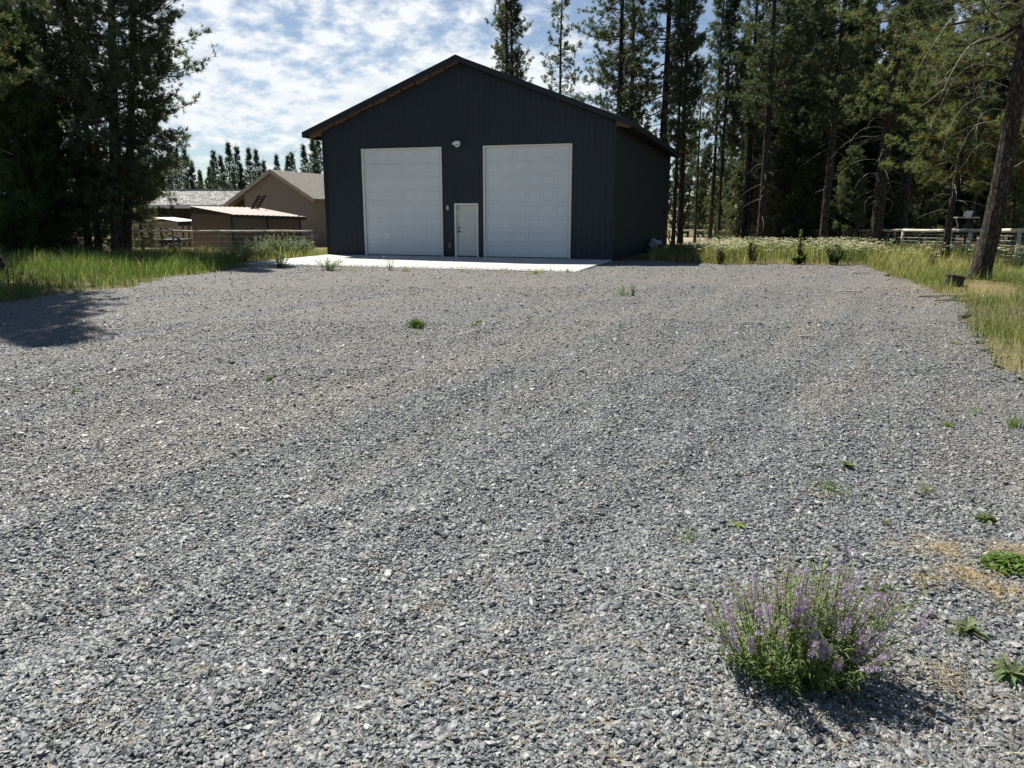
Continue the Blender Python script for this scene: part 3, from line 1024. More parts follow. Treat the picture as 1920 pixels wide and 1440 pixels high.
def tufts_to_needles(mb, P, D, S, K, rg, w, base_col, dead=0.0):
    """needle clusters: K thin triangles round every tuft"""
    n = len(P)
    D = D / (np.linalg.norm(D, axis=1)[:, None] + 1e-9)
    ref = rg.normal(0, 1, (n, 3))
    s1 = np.cross(D, ref)
    s1 /= np.linalg.norm(s1, axis=1)[:, None] + 1e-9
    s2 = np.cross(D, s1)
    th = rg.uniform(0.25, 1.55, (n, K))
    ph = rg.uniform(0, 2 * np.pi, (n, K))
    nd = D[:, None] * np.cos(th)[..., None] + (s1[:, None] * np.cos(ph)[..., None] + s2[:, None] * np.sin(ph)[..., None]) * np.sin(th)[..., None]
    ln = S[:, None] * rg.uniform(0.7, 1.15, (n, K))
    sd = np.cross(nd, rg.normal(0, 1, (n, K, 3)))
    sd /= np.linalg.norm(sd, axis=-1)[..., None] + 1e-9
    b0 = P[:, None] + D[:, None] * (S[:, None, None] * rg.uniform(-0.5, 0.25, (n, K))[..., None])
    hw = (w * S / 0.13)[:, None, None] / 2
    V = np.stack([b0 - sd * hw, b0 + sd * hw, b0 + nd * ln[..., None]], 2).reshape(-1, 3)
    Fq = np.arange(n * K * 3).reshape(-1, 3)
    t_ = rg.normal(0, 0.22, n)
    c = np.array(base_col)[None] * (1 + t_)[:, None]
    c[:, 0] *= 1 + rg.normal(0, 0.12, n)
    if dead:
        k = rg.random(n) < dead
        c[k] = np.array((0.20, 0.085, 0.035))[None] * rg.uniform(0.7, 1.3, k.sum())[:, None]
    c = np.clip(c, 0.004, 0.6)
    mb.add(V, Fq, np.repeat(c, K * 3, 0))


PROF = dict(
    lodge=lambda t: (1 - t) ** 0.75 * min(1, 0.45 + 2.2 * t) + 0.05,
    ponder=lambda t: (1 - t ** 1.8) * min(1, 0.55 + 1.8 * t) + 0.05,
    bush=lambda t: (1 - t) ** 0.6 * min(1, 0.8 + t) + 0.05,
    far=lambda t: (1 - t) ** 1.25 + 0.01,
)


def pine(seed, h, cb, Rr, r0, prof, needle, curve=(0, 0), nb=(3, 5), gap=0.36, K=13, S=0.14, w=0.011, bark='bark', dead_twigs=14, side=None, skip=0.1, dead=0.0, lod=1.0, bend=1.6):
    """returns a tree at the origin: Empty > trunk (with limbs), crown"""
    rg = np.random.default_rng(seed)
    pf = PROF[prof]
    tw_, cr = MB(), MB()
    w1, w2, a1, a2 = rg.uniform(0, 6, 4)

    def axis(z):
        z = np.asarray(z, float)
        t = z / h
        return np.stack([curve[0] * t ** bend + 0.05 * np.sin(w1 + 4 * t) * t * 3, curve[1] * t ** bend + 0.05 * np.sin(w2 + 5 * t) * t * 3, z], -1)

    kz, ks = (34, 18) if lod >= 1 else (14, 8)
    zz = np.concatenate([[-0.3, 0.0, 0.15, 0.4], np.linspace(0.9, h, kz)])
    rad = r0 * (1 - np.clip(zz / h, 0, 1)) ** 0.75 * (1 + 0.5 * np.exp(-np.clip(zz, 0, None) / 0.28)) + 0.008
    jit = 1 + rg.normal(0, 0.045, (len(zz), ks))
    tw_.tube(axis(zz), rad, ks, jit=jit)
    TP, TD, TS = [], [], []
    z = cb * h
    while z < h - 0.15:
        t = (z - cb * h) / (h - cb * h)
        for _ in range(rg.integers(nb[0], nb[1] + 1)):
            if rg.random() < skip:
                continue
            az = rg.uniform(0, 2 * np.pi)
            if side is not None and rg.random() < 0.5:
                az = side + rg.normal(0, 0.7)
            Lb = Rr * pf(t) * (rg.uniform(0.5, 1.15) if prof == 'far' else rg.uniform(0.4, 1.3))
            el = -0.10 + 0.95 * t ** 1.3 + rg.normal(0, 0.26)
            if prof == 'far':
                el = -0.25 + 0.7 * t + rg.normal(0, 0.1)
            zb = z + rg.uniform(-0.12, 0.12)
            p0 = axis(zb)
            d = np.array([math.cos(az) * math.cos(el), math.sin(az) * math.cos(el), math.sin(el)])
            u_ = np.linspace(0, 1, 6)
            P = p0 + d * (u_ * Lb)[:, None]
            P[:, 2] += Lb * (-0.16 * np.sin(u_ * 2.4) + 0.20 * u_ ** 2.2)
            kx = rg.normal(0, 0.17, 2) * Lb
            P[:, 0] += kx[0] * u_ ** 2
            P[:, 1] += kx[1] * u_ ** 2
            rb = (0.010 + 0.011 * Lb) * (1 - 0.8 * u_)
            tw_.tube(P, rb, 4, cap=False)
            T = np.gradient(P, axis=0)
            clump = prof != 'far'
            nt_ = max(3, int(Lb * (4.6 if clump else 7.0 * lod)))
            for i in range(nt_):
                uu = 0.22 + 0.78 * (i + rg.random()) / nt_
                k = min(4, int(uu * 5))
                f_ = uu * 5 - k
                pb = P[k] * (1 - f_) + P[k + 1] * f_
                td = T[k] / np.linalg.norm(T[k])
                a_ = rg.choice((-1, 1)) * rg.uniform(0.3, 1.3)
                ca, sa = math.cos(a_), math.sin(a_)
                dd = np.array([td[0] * ca - td[1] * sa, td[0] * sa + td[1] * ca, td[2] + rg.uniform(-0.15, 0.6)])
                lt = (0.14 + 0.36 * (1 - uu) + 0.06 * Lb) * rg.uniform(0.6, 1.3)
                if clump:
                    e = pb + dd * lt
                    tw_.tube([pb, e], [0.007, 0.003], 3, cap=False)
                    rc_ = rg.uniform(0.08, 0.20)
                    for q in range(rg.integers(3, 7)):
                        o_ = rg.normal(0, 0.55, 3) * rc_
                        TP.append(e + o_)
                        TD.append(dd * 0.6 + o_ / rc_ + np.array((0, 0, 0.45)))
                        TS.append(S * rg.uniform(0.75, 1.2))
                else:
                    m_ = max(1, int(lt / 0.13 * lod + 0.5))
                    for q in range(m_):
                        g_ = (q + 1) / m_
                        TP.append(pb + dd * lt * g_)
                        TD.append(dd + np.array((0, 0, 0.35)) + rg.normal(0, 0.2, 3))
                        TS.append(S * rg.uniform(0.75, 1.2))
            for q in range(2):
                TP.append(P[-1] - T[-1] * 0.3 * q + rg.normal(0, 0.03, 3))
                TD.append(T[-1] + np.array((0, 0, 0.3)) * Lb)
                TS.append(S * 1.1)
        z += gap * rg.uniform(0.65, 1.4) * (1.0 - 0.35 * t)
    for q in range(8):
        TP.append(axis(h - 0.12 * q + (0.5 if prof == 'far' else 0)) + rg.normal(0, 0.02, 3))
        TD.append(np.array((rg.normal(0, 0.3), rg.normal(0, 0.3), 1.0)))
        TS.append(S * (0.6 if prof == 'far' else 1))
    # bare dead twigs on the lower stem
    for _ in range(dead_twigs):
        zb = rg.uniform(0.08 * h, max(cb * h + 0.5, 0.3 * h))
        az = rg.uniform(0, 6.28)
        Lb = rg.uniform(0.4, 1.0) * min(1.6, Rr * 0.7)
        u_ = np.linspace(0, 1, 5)
        P = axis(zb) + np.array([math.cos(az), math.sin(az), rg.uniform(-0.35, 0.15)]) * (u_ * Lb)[:, None]
        P[:, 2] -= Lb * 0.3 * u_ ** 2
        P[1:] += rg.normal(0, 0.03, (4, 3))
        tw_.tube(P, 0.014 * (1 - 0.75 * u_), 4, cap=False, mat=1)
    tufts_to_needles(cr, np.array(TP), np.array(TD), np.array(TS), K, rg, w, needle, dead)
    root = empty('pine_tree')
    tw_.build('trunk', [M[bark], M['deadwood']], root, True)
    cr.build('crown', M['needle'], root)
    return root


GF = (0.100, 0.128, 0.098)  # far pines: distance haze put into lighter, bluer needles
G1 = (0.100, 0.120, 0.084)      # dull lodgepole green
G2 = (0.130, 0.147, 0.086)      # olive, yellower
G3 = (0.080, 0.102, 0.074)      # dark
G4 = (0.145, 0.160, 0.080)      # bright young growth
PROTO = {
    'lodge': pine(11, 20, 0.30, 1.9, 0.19, 'lodge', G1, (0.3, 0.1), K=17, S=0.17, w=0.019, gap=0.32),
    'slim': pine(12, 18, 0.40, 1.3, 0.12, 'lodge', G1, (0.2, -0.2), K=17, S=0.17, w=0.019, gap=0.30),
    'sparse': pine(13, 19, 0.36, 1.7, 0.15, 'lodge', G1, (-0.2, 0.1), nb=(2, 4), K=17, S=0.17, w=0.019, gap=0.38, skip=0.2),
    'ponder': pine(14, 22, 0.28, 2.8, 0.29, 'ponder', G2, (0.5, 0.2), bark='redbark', K=17, S=0.18, w=0.020, gap=0.38, dead_twigs=26, dead=0.006),
    'tall': pine(15, 22, 0.34, 2.3, 0.22, 'ponder', G1, (-0.4, 0.2), K=17, S=0.18, w=0.020, gap=0.36, dead_twigs=22, dead=0.004),
    'fill': pine(16, 19, 0.06, 2.5, 0.19, 'ponder', G3, (0.3, 0.0), nb=(4, 6), gap=0.42, K=14, S=0.22, w=0.034),
    'fillb': pine(17, 17, 0.10, 2.2, 0.16, 'lodge', G3, (-0.3, 0.2), nb=(4, 6), gap=0.40, K=14, S=0.22, w=0.034),
    'young': pine(18, 6.5, 0.05, 1.5, 0.09, 'bush', G2, (0.1, 0.1), nb=(5, 6), gap=0.25, K=15, w=0.018, dead_twigs=3),
    'broad': pine(19, 13, 0.25, 3.0, 0.13, 'ponder', G4, (-0.8, -0.3), K=20, gap=0.36, S=0.19, w=0.018, dead=0.02, bark='redbark'),
    'far': pine(20, 13, 0.04, 3.3, 0.14, 'far', GF, (0.1, 0.1), nb=(8, 11), gap=0.34, K=10, S=0.17, w=0.036, dead_twigs=0, lod=0.6),
    'farb': pine(21, 12, 0.06, 2.8, 0.12, 'far', GF, (-0.1, 0.1), nb=(7, 10), gap=0.36, K=10, S=0.16, w=0.036, dead_twigs=0, lod=0.6),
    # the group on the left, each grown for its place
    'leaner': pine(31, 19, 0.11, 2.4, 0.23, 'ponder', G1, (1.4, 0.4), nb=(4, 6), gap=0.33, K=17, S=0.18, w=0.018, dead_twigs=30, side=-0.3, dead=0.01, bend=1.15),
    'stout': pine(32, 18, 0.12, 2.35, 0.19, 'ponder', G1, (2.3, 0.2), nb=(4, 6), gap=0.34, K=17, S=0.18, w=0.018, dead_twigs=24, side=0.0, bend=1.0),
    'shaggy': pine(33, 10.5, 0.02, 2.4, 0.19, 'bush', (0.075, 0.110, 0.050), (0.2, 0.2), nb=(6, 8), gap=0.24, K=17, S=0.17, w=0.020, dead_twigs=6, skip=0.03),
    'lean_stem': pine(34, 17, 0.12, 2.2, 0.15, 'ponder', G1, (0.2, 0.1), nb=(4, 6), gap=0.34, K=17, S=0.18, w=0.018, dead_twigs=24, bend=1.0, dead=0.02),
}
HGT = {'lodge': 20, 'slim': 18, 'sparse': 19, 'ponder': 22, 'tall': 22, 'fill': 19, 'fillb': 17, 'young': 6.5, 'broad': 13, 'far': 13, 'farb': 12, 'leaner': 19, 'stout': 18, 'shaggy': 10.5, 'lean_stem': 17}
FIRST = {}


def plant_tree(kind, px, Y, h, rz, label, group, name='pine_tree', tilt=None, x=None):
    x = gx(px, Y) if x is None else x
    if kind not in FIRST:
        t = PROTO[kind]
        FIRST[kind] = t
    else:
        t = copy_tree(PROTO[kind])
    t.name = name
    for ch in t.children:
        ch.name = 'trunk' if ch.name.startswith('trunk') else 'crown'
    t.location = (x, Y, float(hgt(x, Y)))
    t.rotation_euler = (tilt[0] if tilt else 0, tilt[1] if tilt else 0, rz)
    s_ = h / HGT[kind]
    t.scale = (s_, s_, s_)
    for k in ('label', 'category', 'group'):
        if k in t:
            del t[k]
    tag(t, label, 'tree', group)
    return t


LG, RG, BG = 'pines in the dark clump left of the drive', 'pines at the front of the wood on the right', 'pines standing behind the garage'
plant_tree('leaner', 222, 33.3, 19, 0.0, 'dark pine with the thickest bare stem, right edge of the left clump', LG)
plant_tree('stout', 236, 34.6, 18.5, 0.2, 'dark pine behind the thick stem, branches reaching over the sky by the sheds', LG)
plant_tree('lean_stem', 168, 34.0, 16.5, 0.1, 'slender dark pine stem in the middle of the left clump', LG)
plant_tree('lodge', 128, 36.5, 18, 1.0, 'straight dark pine between the slender stem and the shaggy low conifer', LG)
plant_tree('shaggy', 62, 32.5, 9.2, 0.4, 'shaggy low dark conifer with branches down to the grass, left clump', LG, 'conifer_tree')
plant_tree('tall', 40, 37.5, 20, 2.2, 'tall dark pine rising behind the shaggy low conifer', LG)
plant_tree('lodge', -40, 33.0, 19, 3.4, 'dark pine at the left edge of the picture, only its crown in view', LG)
plant_tree('ponder', -70, 22.2, 17, 0.7, 'nearest left pine, stem outside the picture, crown shading the drive', LG)
plant_tree('tall', -420, 17.0, 16, 1.7, 'pine beside the drive out of view on the left', LG)
plant_tree('tall', 98, 41, 19, 4.2, 'pine in the back row of the left clump, behind the slender stem', LG)

plant_tree('shaggy', 66, 35.5, 11, 2.4, 'taller shaggy conifer right behind the low one', LG, 'conifer_tree')
plant_tree('young', 120, 33.6, 6.0, 0.9, 'young bushy pine under the middle of the left clump', LG)
plant_tree('young', 268, 38.5, 4.6, 2.4, 'young bushy pine right of the thick stem in front of the yard', LG)
plant_tree('lodge', 186, 39, 17, 1.9, 'pine in the back row between the slender stem and the thick stem', LG)
plant_tree('sparse', 104, 39.5, 18, 2.9, 'thin pine in the back row behind the straight dark pine', LG)
plant_tree('young', 190, 34.2, 4.6, 3.3, 'young bushy pine at the foot of the thick stem, its left side', LG)
plant_tree('ponder', 0, 20.8, 17.5, 2.1, 'pine just outside the left edge whose shade falls on the gravel', LG, x=-14.3)
plant_tree('tall', 0, 19.0, 16.5, 4.4, 'nearest pine outside the left edge, behind the shade on the gravel', LG, x=-13.2)
plant_tree('lodge', 948, 60, 21, 0.3, 'twin pine stem nearest the garage ridge, left one of the pair', BG)
plant_tree('lodge', 963, 61, 20.6, 2.3, 'twin pine stem nearest the garage ridge, right one of the pair', BG)
plant_tree('sparse', 1050, 60, 19.9, 1.2, 'thin pine with gappy branches alone in the sky behind the garage roof', BG)
plant_tree('tall', 1152, 54, 23.5, 2.6, 'tall pine over the right roof slope, left of a close pair of stems', BG)
plant_tree('lodge', 1173, 56, 22, 0.6, 'tall pine over the right roof slope, right of a close pair of stems', BG)
plant_tree('ponder', 1235, 53, 22, 1.1, 'thick dark pine over the lower end of the right roof slope', BG)
plant_tree('lodge', 1275, 54, 20, 2.9, 'dark pine at the far corner of the garage side wall', BG)
plant_tree('slim', 1262, 50, 17, 0.9, 'slender pine stem closest to the far garage corner', BG)
plant_tree('slim', 1331, 58, 19.5, 0.0, 'slim pointed pine in the blue gap right of the garage, taller of two', BG)
plant_tree('slim', 1347, 57, 17.4, 2.1, 'slim pointed pine in the blue gap right of the garage, shorter of two', BG)
plant_tree('sparse', 1303, 59, 13, 0.4, 'short thin pine between the garage corner and the two slim pointed pines', BG)

plant_tree('tall', 1424, 42, 20, 0.8, 'pine whose grey stem leans slightly right, first big stem right of the blue gap', RG, tilt=(0, R(1.2)))
plant_tree('lodge', 1395, 50, 20.5, 1.9, 'dark pine stem left of the first big grey stem of the wood', RG)
plant_tree('ponder', 1457, 52, 22, 3.0, 'dark thick pine stem right behind the first big grey stem of the wood', RG)
plant_tree('lodge', 1480, 57, 21, 0.2, 'dark pine between the first grey stem and the clean straight stem', RG)
plant_tree('tall', 1541, 41, 19.5, 2.4, 'clean straight pine stem above the tall mullein, crown high', RG)
plant_tree('ponder', 1640, 36.5, 21, 0.5, 'big straight pine with pale curled dead twigs, middle of the wood', RG)
plant_tree('lodge', 1690, 43, 19, 1.3, 'slender pine just right of the big straight pine with curled twigs', RG)
plant_tree('broad', 1770, 30, 12.6, 2.9, 'broad pine with bright clumpy foliage left of the leaning trunk', RG)
plant_tree('broad', 1985, 27, 12.2, 0.9, 'broad pine with bright foliage at the right edge behind the leaning trunk', RG)
plant_tree('young', 1462, 47, 6.2, 0.4, 'young bushy pine low between the grey stem and the straight stem', RG)
plant_tree('young', 1588, 43, 5.2, 2.0, 'young bushy pine low left of the big straight pine', RG)
plant_tree('young', 1340, 66, 5.0, 1.0, 'young bushy pine low behind the two slim pointed pines', RG)
plant_tree('young', 1405, 60, 5.6, 1.7, 'young bushy pine low at the left end of the wood', RG)

for px, Y, h, lab in ((1500, 46, 4.6, 'young bushy pine low right of the thick dark stem pair'), (1525, 50, 6.4, 'young bushy pine low just left of the clean straight stem'), (1612, 47, 6.6, 'young bushy pine low behind the left side of the big straight pine'), (1668, 45.5, 5.4, 'young bushy pine low between the big straight pine and the slender one'),
                      (1722, 46, 6.8, 'young bushy pine low behind the left end of the right fence'), (1385, 55, 6.0, 'young bushy pine low at the foot of the dark stem by the blue gap'), (1438, 54, 7.0, 'young bushy pine low between the first grey stem and the thick dark one'), (1890, 40, 5.5, 'young bushy pine low behind the fence right of the leaning trunk')):
    plant_tree('young', px, Y, h, px * 0.37, lab, RG)
DEEP = 'dark pines deep in the wood on the right'
rr = np.random.default_rng(5)
deep = []
for Y in (48, 53, 58, 63, 69, 75, 82, 92, 104):
    px = 1372 + rr.uniform(0, 70) + (58 - Y) * -1.0
    while px < 2060:
        deep.append((px, Y + rr.uniform(-2, 2)))
        px += 2.7 * 1442 / Y * rr.uniform(0.8, 1.35)
for px, Y in deep:
    if 48 < Y < 50.5 and px < 1500:
        continue
    kd = rr.choice(['fill', 'fillb', 'lodge', 'fill', 'tall'])
    plant_tree(kd, px, Y, rr.uniform(12.5, 17.5) if Y < 80 else rr.uniform(15, 19), rr.uniform(0, 6.28), 'dark pine deep in the wood behind the front stems', DEEP)
for px, Y, h in ((1290, 92, 12), (1240, 96, 13), (1320, 97, 11), (1360, 94, 12.5), (1205, 100, 13), (1395, 98, 13), (1270, 104, 14), (1345, 108, 13), (1425, 101, 14), (1460, 96, 13), (1310, 88, 9)):
    plant_tree('fillb' if h > 12 else 'fill', px, Y, h, px * 0.7, 'pine beyond the tan paddock, seen between the stems', 'pines beyond the tan paddock')

FARG = 'small pointed pines on the skyline beyond the sheds'
FAR = [(329, 289), (345, 293), (359, 287), (382, 324), (398, 318), (406, 307), (413, 288), (424, 298), (437, 276), (451, 281), (476, 285), (491, 288), (503, 306), (524, 297), (545, 298), (555, 291), (579, 280), (594, 267), (601, 264), (368, 310), (460, 312), (316, 300), (300, 296), (280, 292)]
WORDS = ['leftmost clear tip beside the dark clump', 'second tip beside the dark clump', 'dense tall tip left of the low dip', 'low tree in the dip of the skyline', 'low tree right of the dip', 'low tree left of a thin spire', 'thin spire left of the tallest pair', 'broad tip left of the tallest pair', 'tallest tip above the shake roof', 'right tip of the tallest pair', 'narrow tip left of the tan gable', 'loose tip just left of the tan gable', 'short tree behind the left slope of the tan gable', 'rounded tip right of the tan gable peak', 'short tip over the tan shingle roof', 'tip in the middle over the tan shingle roof', 'open branched tip over the right of the tan roof', 'tall dark spire beside the garage wall, left one', 'tall dark spire beside the garage wall, right one', 'tree half hidden behind the dense tall tip', 'tree half hidden below the tallest pair', 'tip behind the twigs of the dark clump', 'tree behind the dark clump, almost hidden', 'tree behind the dark clump, fully in its shade']
for i, ((px, py), wd_) in enumerate(zip(FAR, WORDS)):
    Y = 118 + (i * 37 % 17)
    x = gx(px, Y)
    zt = CAM_H + (394.97 - py) / F * (Y * math.cos(PITCH)) * 1.02
    h = zt - float(hgt(x, Y))
    plant_tree('far' if i % 3 else 'farb', px, Y, h, i * 1.3, 'small far pine: ' + wd_, FARG)
# low far woods filling the skyline
for i in range(30):
    plant_tree('far' if i % 2 else 'farb', -190 + i * 16 + rr.uniform(-5, 5), 95 + (i * 31 % 27), rr.uniform(9, 14), i * 1.7, 'far pine glimpsed between the stems of the dark left clump', 'far pines behind the left clump')
for i in range(26):
    px = 250 + i * 14.5 + rr.uniform(-4, 4)
    plant_tree('farb', px, 150 + (i * 29 % 23), rr.uniform(8.5, 11.5), i * 0.9, 'small pine in the low hazy back row beyond the sheds', 'back row of far pines')


def leaning_pine():
    """the big trunk at the right edge, leaning right, with pale hooked dead branches"""
    root = empty('pine_tree')
    rg = np.random.default_rng(77)
    h = 17.0

    def ax(z):
        z = np.asarray(z, float)
        return np.stack([0.19 * (1 - np.exp(-np.clip(z, -1, 99) / 1.1)) + 0.016 * z, -0.03 * z, z], -1)
    zz = np.concatenate([np.linspace(-0.3, 1, 14), np.linspace(1.15, 8, 56), np.linspace(8.4, h, 20)])
    ks = 36
    an = np.arange(ks) * 2 * np.pi / ks
    rad = 0.232 * (1 - np.clip(zz / h, 0, 1) * 0.72) + 0.13 * np.exp(-np.clip(zz + 0.05, 0, None) / 0.22)
    plates = rg.normal(0, 0.022, (len(zz), ks)) + 0.03 * np.sin(an * 5 + zz[:, None] * 0.6) + 0.02 * np.sin(an * 9 - zz[:, None] * 1.1)
    root_fl = 0.16 * np.exp(-np.clip(zz, 0, None) / 0.25)[:, None] * np.cos(an * 4 + 0.6)[None]
    t = MB()
    t.tube(ax(zz), rad, ks, jit=1 + plates + root_fl)
    t.build('trunk', M['redbark'], root, True)
    db = MB()

    def limb(z, az, Ln, droop, curl, r_):
        r_ *= 0.58
        u_ = np.linspace(0, 1, 14)
        d = np.array([math.cos(az), math.sin(az), 0])
        P = ax(z) + d * (0.25 + Ln * (u_ - curl * u_ ** 3))[:, None]
        P[:, 2] += 0.22 * Ln * np.sin(u_ * 2.0) - droop * Ln * u_ ** 2
        P[2:] += np.cumsum(rg.normal(0, 0.012 * Ln, (12, 3)), 0)
        db.tube(P, r_ * (1 - 0.75 * u_), 5)
        for _ in range(int(Ln * 2.5)):
            k = rg.integers(4, 13)
            e = P[k] + np.array([d[0] * rg.uniform(-.1, .5), rg.uniform(-.3, .3), rg.uniform(-.5, .05)]) * rg.uniform(0.4, 1) * min(Ln, 1.4)
            m_ = (P[k] + e) / 2 + rg.normal(0, 0.04, 3)
            db.tube([P[k], m_, e], [r_ * .35, r_ * .25, r_ * .12], 4)
    for z, az, Ln, dr, cu, r_ in ((2.4, 3.0, 0.35, .1, 0, .018), (3.3, 2.9, 1.1, .75, .55, .02), (3.75, 3.3, 1.7, .8, .35, .022), (4.15, 3.05, 1.3, .85, .6, .02), (4.4, 2.8, 1.9, .9, .3, .024), (4.7, 3.2, 1.5, .8, .4, .022),
                                  (5.1, 3.0, 2.2, 1.0, .25, .026), (5.55, 3.35, 2.4, .75, .15, .05), (6.1, 2.9, 2.1, .9, .25, .028), (6.5, 3.15, 2.8, .7, .1, .045), (7.0, 3.0, 2.4, .5, .1, .03),
                                  (2.8, 0.2, 1.8, -.5, 0, .025), (3.5, -0.2, 1.4, .3, .1, .02), (4.6, 0.4, 1.5, .5, .2, .02), (3.9, -1.5, .8, .4, .2, .018), (5.2, -1.2, 1.2, .6, .3, .02), (2.9, -1.9, .5, .2, .1, .016)):
        limb(z, az, Ln, dr, cu, r_)
    db.build('dead_branches', M['deadwood'], root, True)
    cr = MB()
    lm = MB()
    TP, TD, TS = [], [], []
    for z in np.arange(6.2, 17, 0.33):
        for _ in range(3):
            az = rg.uniform(0, 6.28)
            tt = (z - 6.2) / 11
            Ln = 2.5 * (1 - tt ** 2) * rg.uniform(.6, 1.2) + .2
            u_ = np.linspace(0, 1, 6)
            P = ax(z) + np.array([math.cos(az), math.sin(az), -.1 + .8 * tt]) * (u_ * Ln)[:, None]
            P[:, 2] += Ln * (.18 * u_ ** 2 - .2 * np.sin(2.4 * u_))
            lm.tube(P, (.012 + .012 * Ln) * (1 - .8 * u_), 4)
            for _ in range(int(Ln * 9)):
                k = rg.integers(2, 6)
                dd = np.array([math.cos(az + rg.normal(0, .8)), math.sin(az + rg.normal(0, .8)), rg.uniform(-.1, .6)])
                for q in (0.4, 0.9):
                    TP.append(P[k] + dd * .35 * q + rg.normal(0, .05, 3))
                    TD.append(dd)
                    TS.append(.17)
    tufts_to_needles(cr, np.array(TP), np.array(TD), np.array(TS), 16, rg, .011, G2)
    lm.build('limbs', M['redbark'], root, True)
    cr.build('crown', M['needle'], root)
    x, y = 12.12, 20.1
    root.location = (x, y, float(hgt(x, y)) - 0.02)
    tag(root, 'big leaning pine trunk with pale hooked dead branches at the right edge of the drive', 'tree', RG)


leaning_pine()


def curled_twigs(px, Y, rz):
    """pale dead branches curling off a trunk: part of that tree"""
    for t in bpy.data.objects:
        if t.get('label', '').startswith('big straight pine with pale curled'):
            rg = np.random.default_rng(3)
            m_ = MB()
            s_ = t.scale[0]
            for z, az, Ln, dr, cu in ((2.6, 2.9, 1.1, .9, .6), (3.2, 0.3, 0.7, .9, .9), (2.5, 0.1, 0.8, .8, .7), (4.2, 3.1, 2.0, .45, .1), (5.2, 2.9, 2.4, .5, .1), (5.6, 3.3, 2.0, .5, .15), (3.6, 3.4, 1.6, .6, .2), (6.2, 0.2, 1.0, .4, .2), (4.6, -2.2, 1.6, .6, .2), (6.0, -2.6, 1.7, .5, .2)):
                u_ = np.linspace(0, 1, 12)
                a_ = az - rz
                d = np.array([math.cos(a_), math.sin(a_), 0])
                P = np.array([0.1, 0.0, z / s_]) + d * ((0.2 + Ln * (u_ - cu * u_ ** 3)) / s_)[:, None]
                P[:, 2] += (0.15 * Ln * np.sin(2 * u_) - dr * Ln * u_ ** 2) / s_
                P[2:] += np.cumsum(rg.normal(0, .012, (10, 3)), 0)
                m_.tube(P, 0.02 * (1 - .7 * u_), 5)
            m_.build('dead_branches', M['deadwood'], t, True)


curled_twigs(1640, 36.5, 0.5)

# ------------------------------------------------------------------ grass, flowers, weeds


def blade_mesh(mb, P, h, w, lean, cols, rg, segs=3):
    """bent grass blades at points P (n,3)"""
    n = len(P)
    az = rg.uniform(0, 6.283, n)
    d = np.stack([np.cos(az), np.sin(az), np.zeros(n)], 1)
    sd = np.stack([-np.sin(az + rg.normal(0, .6, n)), np.cos(az), np.zeros(n)], 1)
    rows = []
    for k in range(segs):
        t = k / segs
        c = P + np.array((0, 0, 1.0)) * (h * t * (1 - 0.22 * lean * t))[:, None] + d * (h * lean * t ** 2)[:, None]
        ww = (w * (1 - 0.65 * t) / 2)[:, None]
        rows += [c - sd * ww, c + sd * ww]
    rows.append(P + np.array((0, 0, 1.0)) * (h * (1 - 0.22 * lean))[:, None] + d * (h * lean)[:, None])
    m_ = 2 * segs + 1
    V = np.stack(rows, 1).reshape(-1, 3)
    base = np.arange(n)[:, None] * m_
    Q = np.concatenate([base + np.array([2 * k, 2 * k + 1, 2 * k + 3, 2 * k + 2]) for k in range(segs - 1)])
    T = base + np.array([2 * segs - 2, 2 * segs - 1, 2 * segs])
    mb.add(V, [Q, T], np.repeat(cols, m_, 0))


def mixed(n, rg, stops, sd=0.18):
    """each blade takes one of the given colours"""
    k = rg.choice(len(stops), n, p=np.array([s_[0] for s_ in stops]) / sum(s_[0] for s_ in stops))
    c = np.array([s_[1] for s_ in stops])[k] * np.exp(rg.normal(0, sd, n))[:, None]
    return np.clip(c, 0.01, 0.8)


def patchy(x, y, s_=0.5, ph=0.0):
    return np.sin(x * s_ * 2.1 + ph + 1.3 * np.sin(y * s_ * 1.7)) * np.sin(y * s_ * 2.6 - ph + 1.1 * np.sin(x * s_ * 1.9))


def meadow(name, poly, dens, hr, w, stops, label, seed, lean=(0.1, 0.7), extra=None):
    rg = np.random.default_rng(seed)
    P_ = np.array(poly)
    x0, y0 = P_.min(0)
    x1, y1 = P_.max(0)
    n = int((x1 - x0) * (y1 - y0) * dens)
    x, y = rg.uniform(x0, x1, n), rg.uniform(y0, y1, n)
    k = inpoly(x, y, poly) & ~on_pad(x, y, -0.1)
    s_, t_ = w2loc(x, y)
    k &= ~((s_ > -0.05) & (s_ < GW + 0.05) & (t_ > -0.1) & (t_ < GD))
    dr = in_drive(x + rg.normal(0, .28, n), y + rg.normal(0, .28, n))
    k &= ~dr | (rg.random(n) < 0.0)
    pt = patchy(x, y, 0.45, seed)
    k &= rg.random(n) < 0.55 + 0.45 * pt
    if extra is not None:
        k &= extra(x, y, rg)
    x, y, pt = x[k], y[k], pt[k]
    n = len(x)
    h = rg.uniform(hr[0], hr[1], n) * (0.8 + 0.3 * patchy(x, y, 0.8, seed + 2)) * rg.uniform(0.6, 1.1, n)
    h = h * np.where((x > 14.2) & (y < 31), 0.5, 1.0)
    z = hgt(x, y) - 0.02
    mb = MB()
    cols = mixed(n, rg, stops)
    blade_mesh(mb, np.stack([x, y, z], 1), h, np.full(n, w) * rg.uniform(.6, 1.3, n), rg.uniform(*lean, n), cols, rg)
    o = mb.build(name, M['grass'])
    tag(o, label, 'grass', kind='stuff')
    return n


GREEN, LUSH, STRAW, PALE, SAGE = (0.115, 0.165, 0.045), (0.075, 0.130, 0.036), (0.42, 0.35, 0.17), (0.26, 0.275, 0.105), (0.21, 0.25, 0.155)
